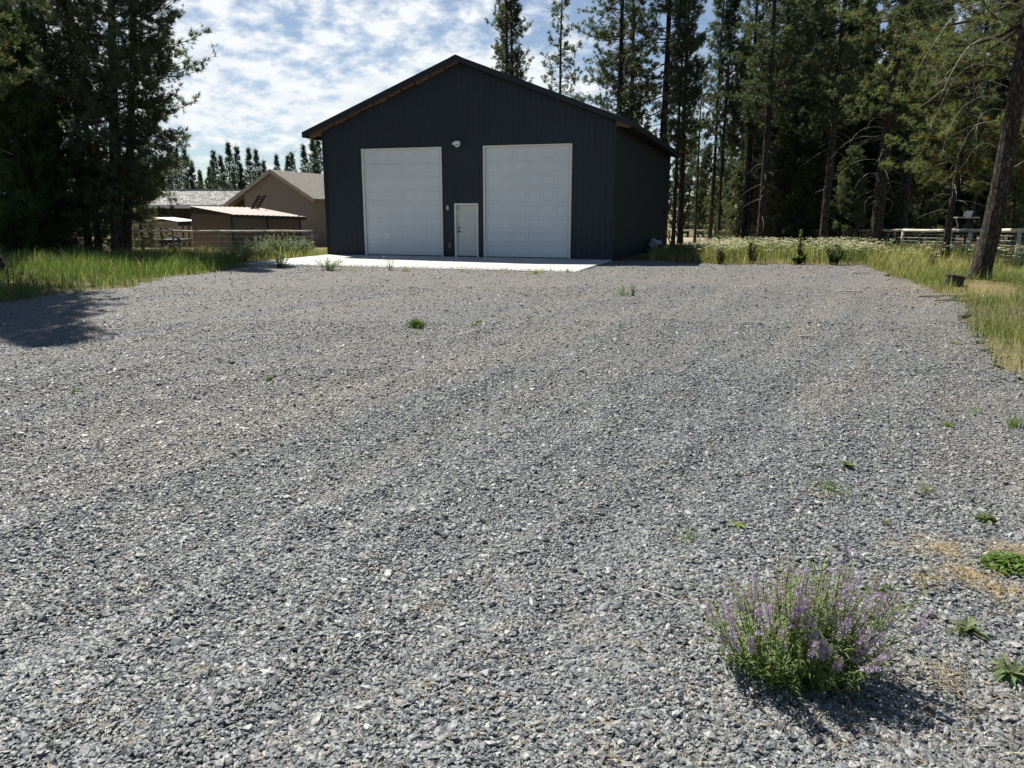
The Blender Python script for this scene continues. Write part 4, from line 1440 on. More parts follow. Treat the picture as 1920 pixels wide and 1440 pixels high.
# left verge: lush dark grass under the trees, straw mixed in towards the sheds
meadow('grass', [(-24, 17), (-10.0, 15.2), (-9.9, 17.2), (-9.3, 19.7), (-9.2, 22), (-8.8, 24), (-8.9, 26.4), (-11, 29.5), (-14, 31), (-24, 30)], 270, (0.34, 0.80), 0.014,
       [(4, LUSH), (4, GREEN), (1.2, PALE), (0.6, STRAW)], 'tall green grass under the pines left of the drive', 41)
meadow('grass', [(-24, 29.5), (-14, 30.5), (-10.5, 28.0), (-8.4, 29.2), (-7.9, 33.5), (-8, 36), (-16, 37.5), (-24, 40)], 230, (0.25, 0.62), 0.015,
       [(2, GREEN), (3, PALE), (2, STRAW), (1.5, SAGE)], 'yellow green grass in front of the fence and sheds', 42)
# right meadow
meadow('grass', [(5.0, 28.6), (6.2, 27.8), (8, 27.0), (12.3, 26.6), (11.2, 24.2), (10.2, 20.3), (12.2, 22.2), (15, 22.5), (25, 26), (30, 40), (16, 42), (8.6, 42), (6.8, 38)], 185, (0.38, 0.78), 0.014,
       [(3, GREEN), (3, PALE), (3, STRAW), (0.6, LUSH)], 'tall flowering grass between the drive and the wood', 43)
meadow('grass', [(12.5, 22.6), (10.3, 20.4), (9.8, 18), (9.0, 15.6), (7.7, 13.2), (6.4, 10.5), (5.75, 8.9), (6.4, 7.8), (9, 10), (14, 15), (24, 24), (24, 26.4), (15, 22.8)], 460, (0.20, 0.56), 0.009,
       [(6, GREEN), (3, PALE), (1.8, STRAW), (2, LUSH)], 'bright green and straw grass strip along the right edge of the drive', 44,
       extra=lambda x, y, rg: ((x - 11.3) ** 2 + (y - 18.6) ** 2 > .45) & ((x - 12.1) ** 2 + (y - 20.1) ** 2 > .2))
meadow('dry_grass', [(6.6, 28), (8, 27.3), (12.3, 26.9), (11.2, 24.2), (10.4, 20.5), (12.2, 21.6), (16, 24), (18, 30), (16, 38), (9, 38)], 34, (0.6, 1.0), 0.016,
       [(3, (0.50, 0.42, 0.22)), (2, (0.40, 0.36, 0.17))], 'tall straw coloured seed stalks standing over the green grass on the right', 46, lean=(0.15, 0.6))
meadow('grass', [(8.5, 41), (30, 39), (46, 60), (46, 70), (9, 70)], 10, (0.2, 0.5), 0.03, [(3, GREEN), (2, PALE), (1, STRAW)], 'thin grass on the floor of the wood', 45)


def yarrow(seed, poly, n, label):
    rg = np.random.default_rng(seed)
    P_ = np.array(poly)
    x0, y0 = P_.min(0)
    x1, y1 = P_.max(0)
    x, y = rg.uniform(x0, x1, n), rg.uniform(y0, y1, n)
    k = inpoly(x, y, poly) & ~in_drive(x, y) & (rg.random(n) < .45 + .75 * patchy(x, y, .62, 3) + .2 * patchy(x, y, 1.7, 1))
    x, y = x[k], y[k]
    n = len(x)
    h = rg.uniform(.46, .78, n)
    z = hgt(x, y)
    st = MB()
    blade_mesh(st, np.stack([x, y, z], 1), h, np.full(n, .011), rg.uniform(0, .12, n), np.tile(np.array((0.12, 0.15, 0.06)), (n, 1)), rg, 2)
    # feathery leaves up the stem
    m_ = n * 5
    i = rg.integers(0, n, m_)
    blade_mesh(st, np.stack([x[i], y[i], z[i] + h[i] * rg.uniform(.05, .7, m_)], 1), np.full(m_, .13), np.full(m_, .022), rg.uniform(.6, 1.2, m_), mixed(m_, rg, [(1, (0.10, 0.14, 0.05))]), rg, 2)
    # flat flower heads: a dozen florets each
    kf = 11
    i = np.repeat(np.arange(n), kf)
    r_ = np.sqrt(rg.random(n * kf)) * np.repeat(rg.uniform(.035, .075, n), kf)
    a_ = rg.uniform(0, 6.28, n * kf)
    fx, fy = x[i] + r_ * np.cos(a_), y[i] + r_ * np.sin(a_)
    fz = z[i] + h[i] + .012 - r_ * .25 + rg.normal(0, .006, n * kf)
    an = np.arange(6) * np.pi / 3
    C = np.stack([fx, fy, fz], 1)
    rf = rg.uniform(.009, .016, n * kf)
    tl = rg.normal(0, .35, (n * kf, 2))
    ring = C[:, None] + rf[:, None, None] * np.stack([np.cos(an)[None].repeat(n * kf, 0), np.sin(an)[None].repeat(n * kf, 0), tl[:, :1] * np.cos(an)[None] + tl[:, 1:] * np.sin(an)[None]], -1)
    cc = np.tile(np.array((0.66, 0.64, 0.50)), (n * kf, 1)) * rg.uniform(.75, 1.15, (n, 1)).repeat(kf, 0)
    top = C + np.array((0, 0, .006))
    V = np.concatenate([ring, top[:, None]], 1)
    b_ = np.arange(n * kf)[:, None] * 7
    T = np.concatenate([b_ + np.array([q, (q + 1) % 6, 6]) for q in range(6)])
    st.add(V.reshape(-1, 3), T, np.repeat(cc, 7, 0))
    o = st.build('yarrow_flowers', M['petal'])
    tag(o, label, 'flowers', kind='stuff')


yarrow(51, [(6.2, 28.2), (8, 27.6), (12.2, 27.0), (13.6, 27.6), (15.5, 31), (15.8, 37), (9.6, 38), (7.2, 32)], 4200, 'white flat topped yarrow flowers in a band behind the drive, right of the garage')
yarrow(52, [(12.4, 26.4), (11.5, 24.2), (12.4, 22.5), (15, 23.5), (19, 27), (19, 31), (14, 30)], 420, 'cream yarrow heads scattered in the straw grass left of the leaning trunk')


def leaf_strip(mb, base, d, Ln, w, droop, col, rg, seg=4, fold=0.15):
    """one pointed leaf: two halves folded along the midrib"""
    d = np.array(d, float)
    d /= np.linalg.norm(d)
    hz_ = np.array([d[0], d[1], 0.0])
    if np.linalg.norm(hz_) < 1e-3:
        hz_ = np.array([1.0, 0, 0])
    sd = np.array([-hz_[1], hz_[0], 0]) / np.linalg.norm(hz_)
    V = []
    for k in range(seg + 1):
        t = k / seg
        c = np.array(base) + d * Ln * t + np.array((0, 0, -droop * Ln * t * t))
        ww = w * 0.5 * math.sin(math.pi * min(0.97, 0.12 + 0.86 * t)) ** 0.8
        V += [c - sd * ww + np.array((0, 0, fold * ww)), c, c + sd * ww + np.array((0, 0, fold * ww))]
    Q = []
    for k in range(seg):
        for j in (0, 1):
            Q.append((3 * k + j, 3 * k + j + 1, 3 * k + j + 4, 3 * k + j + 3))
    mb.add(V, np.array(Q), np.array(col) * math.exp(rg.normal(0, .12)))


WEEDS = 'weeds growing through the gravel'


def root_at(name, x, y, label, cat, group=None, gravel=True):
    z = float(drive_z(x, y)) if gravel else float(hgt(x, y))
    return tag(empty(name, (x, y, z)), label, cat, group)


def rosette(px, py, n, Ln, w, up, col, label, seed, name='weed'):
    x, y = un(px, py)
    rg = np.random.default_rng(seed)
    mb = MB()
    for i in range(n):
        az = i * 2.4 + rg.normal(0, .3)
        e = up * rg.uniform(.4, 1.3)
        l_ = Ln * rg.uniform(.35, 1.15)
        col_ = np.array(col) * np.exp(rg.normal(0, .18)) * np.array((1 + rg.normal(0, .1), 1, 1))
        leaf_strip(mb, (rg.normal(0, Ln * .06), rg.normal(0, Ln * .06), .012), (math.cos(az) * math.cos(e), math.sin(az) * math.cos(e), math.sin(e)), l_, w * rg.uniform(.7, 1.2), rg.uniform(.15, .85), col_, rg, 4, rg.uniform(.1, .8))
    r_ = tag(mb.build(name, M['leaf']), label, 'weed', WEEDS)
    r_.location = (x, y, float(drive_z(x, y)))


def tuft(px, py, n, Ln, rad, w, cols, label, seed, name='grass_tuft', gravel=True, lean=(.1, .8), cat='weed', group=WEEDS):
    x, y = un(px, py)
    rg = np.random.default_rng(seed)
    mb = MB()
    a_, r_ = rg.uniform(0, 6.28, n), np.abs(rg.normal(0, .52, n)) * rad * (1 + .3 * np.sin(3 * rg.uniform(0, 6.28, 1)))
    P = np.stack([r_ * np.cos(a_), r_ * np.sin(a_) * .8, np.zeros(n)], 1)
    blade_mesh(mb, P, Ln * rg.uniform(.4, 1.1, n) * (1 - .55 * np.clip(r_ / rad, 0, 1) ** 2), np.full(n, w), rg.uniform(*lean, n), mixed(n, rg, cols), rg)
    o = tag(mb.build(name, M['grass']), label, cat, group)
    o.location = (x, y, float(drive_z(x, y)) if gravel else float(hgt(x, y)))
    return o


BR = (0.165, 0.215, 0.07)
LT = (0.21, 0.27, 0.10)
tuft(780, 612, 340, .17, .21, .010, [(3, LUSH), (2, GREEN), (1, BR)], 'dense dark green grass clump in the middle of the gravel', 61)
tuft(783, 628, 40, .07, .14, .008, [(1, LT)], 'thin pale sprouts just in front of the dense grass clump', 62)
rosette(898, 604, 26, .13, .04, .5, BR, 'low bright leafy weed right of the dense grass clump', 63)
rosette(886, 612, 14, .10, .035, .4, LT, 'small pale leafy weed touching the bright one right of the grass clump', 64)
rosette(925, 592, 12, .12, .03, .5, LT, 'small leafy weed furthest right of the grass clump group', 65)
tuft(990, 600, 50, .10, .2, .007, [(1, LT), (1, SAGE)], 'sparse pale sprouts in the gravel below the right garage door', 66)
tuft(1168, 556, 60, .30, .28, .008, [(2, GREEN), (1, PALE)], 'spread of upright grass stalks in the gravel, left part', 67)
tuft(1187, 558, 40, .36, .07, .008, [(2, LUSH), (1, GREEN)], 'taller dark upright grass stalks beside the spread of stalks', 68)
tuft(1255, 566, 30, .1, .2, .007, [(1, LT)], 'faint sprouts right of the upright stalks', 69)
rosette(503, 716, 12, .075, .026, .6, BR, 'tiny bright weed in the left middle of the gravel', 70)
tuft(142, 735, 40, .09, .09, .006, [(1, BR), (1, LT)], 'small grassy sprout at the left of the gravel', 71)
rosette(1590, 886, 22, .085, .035, .65, BR, 'bright green lettuce like weed in the right middle of the gravel', 72)
rosette(1536, 892, 7, .04, .016, .6, BR, 'tiny seedling left of the lettuce like weed', 73)
rosette(1383, 1006, 11, .085, .018, .55, (0.24, 0.30, .10), 'star shaped bright weed above the purple flowers', 74)
rosette(1850, 972, 34, .12, .019, .7, (0.165, 0.205, 0.095), 'broad leaved pale weed at the right edge, upper one', 75)
rosette(1815, 1178, 28, .12, .018, .65, (0.165, 0.205, 0.095), 'broad leaved weed right of the purple flowers', 76)
rosette(1895, 1255, 38, .15, .021, .75, (0.165, 0.205, 0.095), 'largest broad leaved weed in the lower right corner', 77)
rosette(1776, 804, 18, .09, .03, .5, (0.12, 0.19, 0.05), 'small dark leafy weed in the gravel at the right', 78)
rosette(1785, 652, 14, .10, .03, .6, BR, 'small weed near the grass strip at the right', 79)
rosette(1652, 1112, 12, .09, .02, .8, (0.09, 0.15, .05), 'small dark weed behind the right side of the purple flowers', 80)
tuft(1556, 935, 70, .13, .20, .005, [(1, SAGE), (1, LT)], 'wispy pale weed in front of the lettuce like weed', 81)
tuft(1735, 930, 26, .16, .05, .005, [(1, SAGE), (1, PALE)], 'single wispy upright weed left of the broad leaved pale weed', 82)
tuft(1296, 1020, 44, .10, .13, .005, [(1, SAGE), (1, LT)], 'wispy flat weed left of the star shaped weed', 83)
tuft(1903, 800, 70, .16, .22, .006, [(1, SAGE), (1, LT)], 'wispy pale weed at the right edge near the grass strip', 84)
tuft(1660, 985, 16, .10, .05, .005, [(1, STRAW), (1, SAGE)], 'yellowing sprout in the gravel left of the broad leaved pale weed', 85)
tuft(1830, 770, 24, .09, .1, .006, [(1, LT)], 'faint sprouts near the small dark leafy weed', 86)


def needle_clump():
    x, y = un(1893, 1058)
    rg = np.random.default_rng(90)
    mb = MB()
    for i in range(240):
        a_, r_ = rg.uniform(0, 6.28), math.sqrt(rg.random()) * .15
        az = rg.uniform(0, 6.28)
        leaf_strip(mb, (r_ * math.cos(a_), r_ * .8 * math.sin(a_), rg.uniform(.0, .07) * (1 - r_ / .17) + .01), (math.cos(az), math.sin(az), rg.uniform(.3, 1.6)), .055, .02, .4, (0.12, 0.19, 0.035), rg, 3)
    o = tag(mb.build('weed', M['leaf']), 'dense low green cushion weed in the orange needles at the right edge', 'weed', WEEDS)
    o.location = (x, y, float(drive_z(x, y)))


needle_clump()


def purple_plant():
    """wide low clump of upright stems with narrow leaves and purple flower spikes"""
    x, y = 1.17, 2.79
    root = root_at('flowering_plant', x, y, 'purple flowering clump growing from the gravel in the right foreground', 'plant')
    rg = np.random.default_rng(101)
    lf, stm, fl = MB(), MB(), MB()
    for i in range(175):
        a_ = rg.uniform(0, 6.283)
        rr_ = math.sqrt(rg.random())
        bx, by = .16 * rr_ * math.cos(a_) - .03, .10 * rr_ * math.sin(a_)
        tx, ty = .43 * rr_ * math.cos(a_) * rg.uniform(.8, 1.25), .29 * rr_ * math.sin(a_) * rg.uniform(.8, 1.25)
        h = (.46 - .17 * rr_ ** 2.2) * rg.uniform(.62, 1.1)
        h *= 1 + .16 * math.sin(2 * a_ + .6) + .10 * math.sin(a_ * 3 + 2)
        tx += .02
        u_ = np.linspace(0, 1, 7)
        P = np.stack([bx + (tx - bx) * u_ ** .8, by + (ty - by) * u_ ** .8, h * u_ ** 1.15], 1)
        P[1:] += np.cumsum(rg.normal(0, .0085, (6, 3)), 0)
        stm.tube(P, .0028 * (1 - .55 * u_), 5, col=(0.17, 0.19, 0.08))
        flower = rg.random() < .40
        top = .84 if flower else 1.0
        n = int(44 * h / .4)
        for k in range(n):
            t = rg.uniform(.05, top)
            q = min(5, int(t * 6))
            f_ = t * 6 - q
            p = P[q] * (1 - f_) + P[q + 1] * f_
            az = rg.uniform(0, 6.283)
            e = rg.uniform(.0, .9)
            g = np.array((0.175, 0.24, 0.08)) if rg.random() < .65 else np.array((0.25, 0.295, 0.115))
            leaf_strip(lf, p, (math.cos(az) * math.cos(e), math.sin(az) * math.cos(e), math.sin(e)), rg.uniform(.03, .062) * (1.2 - .55 * t), .0068, rg.uniform(.1, .7), g, rg, 2, .3)
        if flower:
            m_ = int(rg.uniform(26, 50))
            old = rg.random() < .3
            for k in range(m_):
                t = rg.uniform(.72, 1.0)
                q = min(5, int(t * 6))
                f_ = t * 6 - q
                p = P[q] * (1 - f_) + P[q + 1] * f_
                az = rg.uniform(0, 6.283)
                dd = np.array([math.cos(az), math.sin(az), rg.uniform(-.1, .6)])
                c0 = p + dd * rg.uniform(.005, .024) * (1.35 - .75 * t)
                rf = rg.uniform(.0075, .0125) * (1.55 - .85 * t)
                col = np.array((0.66, 0.50, 0.80)) * rg.uniform(.75, 1.2) if not old or rg.random() < .4 else np.array((0.50, 0.42, 0.50))
                if rg.random() < .14:
                    col = np.array((0.60, 0.50, 0.66))
                dd /= np.linalg.norm(dd)
                s1 = np.cross(dd, (0, 0, 1.0))
                s1 /= np.linalg.norm(s1) + 1e-6
                s2 = np.cross(dd, s1)
                ph = rg.uniform(0, 6.28)
                V = [c0]
                for j in range(4):
                    aa = ph + j * math.pi / 2
                    V += [c0 + (s1 * math.cos(aa - .45) + s2 * math.sin(aa - .45)) * rf * .7 + dd * rf * .25, c0 + (s1 * math.cos(aa) + s2 * math.sin(aa)) * rf * 1.25 + dd * rf * .55, c0 + (s1 * math.cos(aa + .45) + s2 * math.sin(aa + .45)) * rf * .7 + dd * rf * .25]
                fl.add(V, np.array([(0, 1 + 3 * j, 2 + 3 * j, 3 + 3 * j) for j in range(4)]), col)
    stm.build('stems', M['leaf'], root, True)
    lf.build('leaves', M['leaf'], root)
    fl.build('flowers', M['petal'], root)


purple_plant()


def leafy_bush(px, py, h, rad, n_st, leaf_n, leaf_l, leaf_w, col, label, seed, name='weed_bush', gravel=False, erect=1.0, cat='plant', group=None, tip=None):
    x, y = un(px, py)
    root = root_at(name, x, y, label, cat, group, gravel)
    rg = np.random.default_rng(seed)
    lf, stm = MB(), MB()
    for i in range(n_st):
        a_, rr_ = rg.uniform(0, 6.283), math.sqrt(rg.random())
        hh = h * rg.uniform(.55, 1.08) * (1 - .35 * rr_ ** 2)
        u_ = np.linspace(0, 1, 5)
        P = np.stack([rad * rr_ * math.cos(a_) * (.3 + .7 * u_ ** erect), rad * .8 * rr_ * math.sin(a_) * (.3 + .7 * u_ ** erect), hh * u_], 1)
        P[1:] += rg.normal(0, .015 * h, (4, 3))
        stm.tube(P, .006 * (1 - .7 * u_) + .001, 4, col=(0.16, 0.17, 0.09))
        for k in range(leaf_n):
            t = rg.uniform(.12, 1.0)
            q = min(3, int(t * 4))
            f_ = t * 4 - q
            p = P[q] * (1 - f_) + P[q + 1] * f_
            az, e = rg.uniform(0, 6.283), rg.uniform(.2, 1.1)
            c_ = tip if (tip is not None and t > .85) else col
            leaf_strip(lf, p, (math.cos(az) * math.cos(e), math.sin(az) * math.cos(e), math.sin(e)), leaf_l * rg.uniform(.6, 1.2) * (1.2 - .5 * t), leaf_w, rg.uniform(0, .4), c_, rg, 2, .2)
    stm.build('stems', M['leaf'], root, True)
    lf.build('leaves', M['leaf'], root)
    return root


SG = 'pale sage coloured bushes beside the pad'
leafy_bush(525, 503, .62, .34, 26, 34, .10, .014, (0.17, 0.235, 0.15), 'round grey green bush at the left end of the concrete pad', 111, group=SG, erect=.8)
leafy_bush(612, 507, .46, .58, 24, 30, .11, .014, (0.22, 0.27, 0.17), 'spreading grey green bush on the front edge of the concrete pad', 112, group=SG, erect=1.6)
leafy_bush(733, 508, .62, .30, 7, 12, .14, .012, (0.27, 0.31, 0.22), 'pale spindly thistle in front of the left garage door', 113, 'weed', erect=2.0)
for px, py, h, r_, lab, sd in ((450, 490, .62, .55, 'pale bush leftmost in the row along the fence', 114), (482, 484, .72, .6, 'pale bush second from the left in the row along the fence', 115), (508, 480, .8, .55, 'tallest pale bush of the row along the fence', 116),
                               (540, 480, .78, .6, 'pale bush right of the tallest one in the row along the fence', 117), (565, 478, .70, .5, 'pale bush nearest the garage corner in the row along the fence', 118), (430, 496, .5, .5, 'low pale bush at the grassy left end of the row', 119)):
    leafy_bush(px, py, h * 1.3, r_ * 1.25, 58, 32, .13, .024, (0.225, 0.27, 0.165), lab, sd, group=SG, erect=.8)
DK = 'dark weeds among the white yarrow'
leafy_bush(1497, 496, .34, .30, 14, 14, .30, .09, (0.15, 0.20, 0.075), 'tall mullein with a big leaf rosette among the white yarrow', 121, 'mullein_plant', erect=1.2)
leafy_bush(1410, 495, 1.02, .24, 16, 40, .14, .034, (0.075, 0.115, 0.045), 'dark leafy weed among the yarrow left of the mullein', 122, group=DK)
leafy_bush(1350, 496, .80, .20, 13, 34, .13, .030, (0.085, 0.12, 0.05), 'thin dark weed among the yarrow nearest the garage', 123, group=DK)
leafy_bush(1563, 497, .92, .40, 24, 38, .14, .034, (0.085, 0.13, 0.055), 'dark leafy weed among the yarrow right of the mullein', 124, group=DK)
leafy_bush(1745, 505, .85, .3, 14, 30, .10, .02, (0.10, 0.11, 0.06), 'brownish dock weed in the straw grass left of the leaning trunk', 125, group=DK)
leafy_bush(1720, 470, .9, .4, 14, 30, .14, .04, (0.12, 0.19, 0.06), 'green leafy shrub against the right fence', 126, 'shrub')
for px, py, sd, lab in ((1265, 484, 127, 'shaded green shrub at the garage side wall, nearer one'), (1290, 482, 128, 'shaded green shrub at the edge of the yarrow beside the garage'), (1262, 468, 129, 'shaded green shrub at the garage side wall, further one')):
    leafy_bush(px, py, .62, .5, 22, 30, .12, .03, (0.075, 0.12, 0.045), lab, sd, 'shrub', group='shrubs in the shade of the garage side wall')
# mullein spike
for t in list(bpy.data.objects):
    if t.name.startswith('mullein_plant'):
        rg = np.random.default_rng(131)
        sp = MB()
        sp.tube([(0, 0, 0), (.01, 0, .5), (.0, .01, 1.02), (.02, 0, 1.22)], [.03, .03, .032, .012], 8, col=(0.17, 0.21, 0.09))
        for k in range(300):
            z = rg.uniform(.08, 1.2)
            az = rg.uniform(0, 6.28)
            big = max(.07, .36 * (1 - z / 1.15))
            leaf_strip(sp, (.02 * math.cos(az), .02 * math.sin(az), z), (math.cos(az), math.sin(az), rg.uniform(.5, 1.3)), big, big * .32 + .012, .5, (0.15, 0.20, 0.075) if z < .8 or rg.random() < .7 else (0.45, 0.42, 0.12), rg, 3)
        sp.build('flower_spike', M['leaf'], t)

EG = 'grass tufts along the edge of the concrete pad'
for px, py, n, h, r_, sd, lab in ((1005, 515, 90, .20, .5, 141, 'pale grass tuft at the pad edge below the right garage door'), (1063, 513, 40, .2, .2, 142, 'pale grass tuft at the right corner of the pad'), (870, 511, 30, .16, .3, 143, 'thin grass tuft at the pad edge below the entry door'),
                                  (660, 508, 60, .14, .5, 144, 'low green tuft at the pad edge right of the spreading bush'), (760, 510, 50, .22, .25, 145, 'green tuft at the foot of the pale thistle'), (575, 507, 40, .12, .4, 146, 'low tuft left of the spreading bush'), (950, 513, 40, .13, .5, 147, 'short tuft in the middle of the pad edge')):
    tuft(px, py, n, h, r_, .010, [(2, PALE), (1, LT), (1, STRAW)], lab, sd, gravel=True, group=EG)

# needles and straw lying on the gravel


def litter():
    rg = np.random.default_rng(150)
    P = []
    for (cx, cy), sx, sy, n in ((un(1775, 1035), .06, .09, 150), (un(1815, 1080), .08, .05, 160), (un(1740, 1090), .06, .04, 60), (un(1890, 1110), .09, .1, 170), (un(1885, 1025), .12, .04, 150), (un(1700, 1040), .09, .05, 50), (un(1890, 1380), .25, .2, 150), (un(1760, 1270), .1, .08, 80), ((11.3, 18.6), .8, .8, 2600), ((9.0, 15.0), 1.2, .9, 900), ((6.2, 9.3), .5, .6, 500), ((9.9, 18.0), .7, .8, 900)):
        P.append(np.stack([rg.normal(cx, sx, n), rg.normal(cy, sy, n)], 1))
    for _ in range(95):
        yy = 1.9 + 8 * rg.random() ** 1.6
        c = np.array([rg.uniform(-.68, .68) * yy, yy])
        P.append(c + rg.normal(0, .05, (rg.integers(3, 12), 2)))
    n = 2600
    yy = 1.8 + 12 * rg.random(n) ** 1.5
    P.append(np.stack([rg.uniform(-.7, .7, n) * yy, yy], 1))
    P = np.concatenate(P)
    P = P[(P[:, 1] > 1.2) & ~on_pad(P[:, 0], P[:, 1])]
    n = len(P)
    az = rg.uniform(0, 6.28, n)
    ln = rg.uniform(.03, .10, n)
    d = np.stack([np.cos(az), np.sin(az), rg.normal(0, .18, n)], 1)
    far = 1 + np.clip(P[:, 1] - 5, 0, 15) * .12
    z = np.where(in_drive(P[:, 0], P[:, 1]), drive_z(P[:, 0], P[:, 1]) + .014, hgt(P[:, 0], P[:, 1]) + .02) + rg.uniform(.0, .012, n)
    A = np.column_stack([P, z])
    sd = np.stack([-np.sin(az), np.cos(az), np.zeros(n)], 1) * (.0009 * far)[:, None]
    bend = np.stack([-np.sin(az), np.cos(az), np.zeros(n)], 1) * (rg.normal(0, .12, n) * ln)[:, None]
    m_ = A + d * (ln / 2)[:, None] + bend + np.array((0, 0, .004))
    e = A + d * ln[:, None]
    V = np.stack([A - sd, A + sd, m_ + sd, m_ - sd, e + sd, e - sd], 1).reshape(-1, 3)
    b_ = np.arange(n)[:, None] * 6
    Q = np.concatenate([b_ + np.array([0, 1, 2, 3]), b_ + np.array([3, 2, 4, 5])])
    c = mixed(n, rg, [(4, (0.52, 0.36, 0.17)), (4, (0.62, 0.50, 0.29)), (1.5, (0.34, 0.20, 0.10))])
    mb = MB()
    mb.add(V, Q, np.repeat(c, 6, 0))
    tag(mb.build('needle_litter', M['grass']), 'dry orange pine needles fallen on the gravel', 'needles', kind='stuff')


litter()


def stick(px, py, Ln, az, r_, label, mat='stick', fork=False, gravel=True):
    x, y = un(px, py)
    rg = np.random.default_rng(int(px * 7 + py))
    u_ = np.linspace(-.5, .5, 7)
    P = np.stack([u_ * Ln * math.cos(az), u_ * Ln * math.sin(az), np.full(7, .0)], 1)
    P[1:-1] += rg.normal(0, .025 * Ln, (5, 3)) * np.array((1, 1, .25))
    P[:, 2] += r_ + .012
    mb = MB()
    mb.tube(P, r_ * np.linspace(1, .55, 7), 6)
    if fork:
        mb.tube([P[3], P[3] + np.array((Ln * .2 * math.cos(az + .7), Ln * .2 * math.sin(az + .7), .05))], [r_ * .6, r_ * .3], 5)
    o = tag(mb.build('stick', M[mat], None, True), label, 'stick', 'fallen sticks on the ground')
    o.location = (x, y, float(drive_z(x, y)) if gravel else float(hgt(x, y)))


stick(490, 636, .42, -.1, .010, 'pale stick lying in the left middle of the gravel', 'pale_stick')
stick(1518, 639, .34, .25, .014, 'pale chunky stick on the gravel in front of the meadow', 'pale_stick')
stick(1592, 551, .55, -.15, .022, 'pale stick on the far gravel, right side', 'pale_stick')
stick(1612, 514, .5, -.05, .03, 'short pale log at the meadow edge of the gravel', 'pale_stick')
stick(1770, 556, 1.3, .18, .022, 'long reddish stick in front of the dark stump', 'stick')
stick(1795, 570, 1.2, .3, .020, 'long reddish stick at the right edge of the drive', 'stick')
stick(1845, 560, .9, .55, .014, 'pale forked twig lying below the leaning trunk', 'pale_stick', True, False)
stick(1890, 520, 1.3, .45, .014, 'dark bare fallen branch in the grass right of the leaning trunk', 'stick', True, False)
stick(1250, 1150, .30, -.6, .003, 'thin pale twig left of the purple flowers', 'pale_stick')
stick(1225, 690, .25, .3, .008, 'small pale stick in the middle distance of the gravel', 'pale_stick')
stick(1660, 1150, .3, .15, .003, 'thin orange twig right behind the purple flowers')

# stump beside the leaning trunk
x, y = un(1791, 541)
sx, sy = x, y + .15
st = root_at('tree_stump', sx, sy, 'small dark rotten stump beside the leaning trunk', 'stump', gravel=False)
rg = np.random.default_rng(8)
zz = np.linspace(-.15, .26, 7)
jit = 1 + rg.normal(0, .07, (7, 18)) + .12 * np.cos(np.arange(18) * 2 * np.pi / 18 * 3)[None]
mb = MB()
mb.tube(np.stack([zz * .12, zz * 0, zz], 1), .20 + .10 * np.exp(-(zz + .15) / .12), 18, jit=jit, cap=True)
mb.build('stump_wood', M['stump'], st)
mb = MB()
mb.tube([(.025, 0, .262), (.026, 0, .275)], [.16, .14], 14, jit=1 + rg.normal(0, .1, (2, 14)))
mb.build('cut_face', M['bark'], st)
# dark stump at the left edge of the picture
x, y = un(18, 522)
st = root_at('tree_stump', x, y, 'dark leaning stump in the shaded grass at the left edge', 'stump', gravel=False)
mb = MB()
zz = np.linspace(-.15, .62, 9)
mb.tube(np.stack([-zz * .45, zz * 0, zz], 1), .15 - .08 * zz, 12, jit=1 + rg.normal(0, .07, (9, 12)))
mb.build('stump_wood', M['stump'], st)
mb = MB()
mb.tube([(.05, 0, .0), (.2, .02, .12), (.38, .0, .16)], [.09, .08, .06], 8)
mb.build('root', M['stump'], st)

# ------------------------------------------------------------------ fences


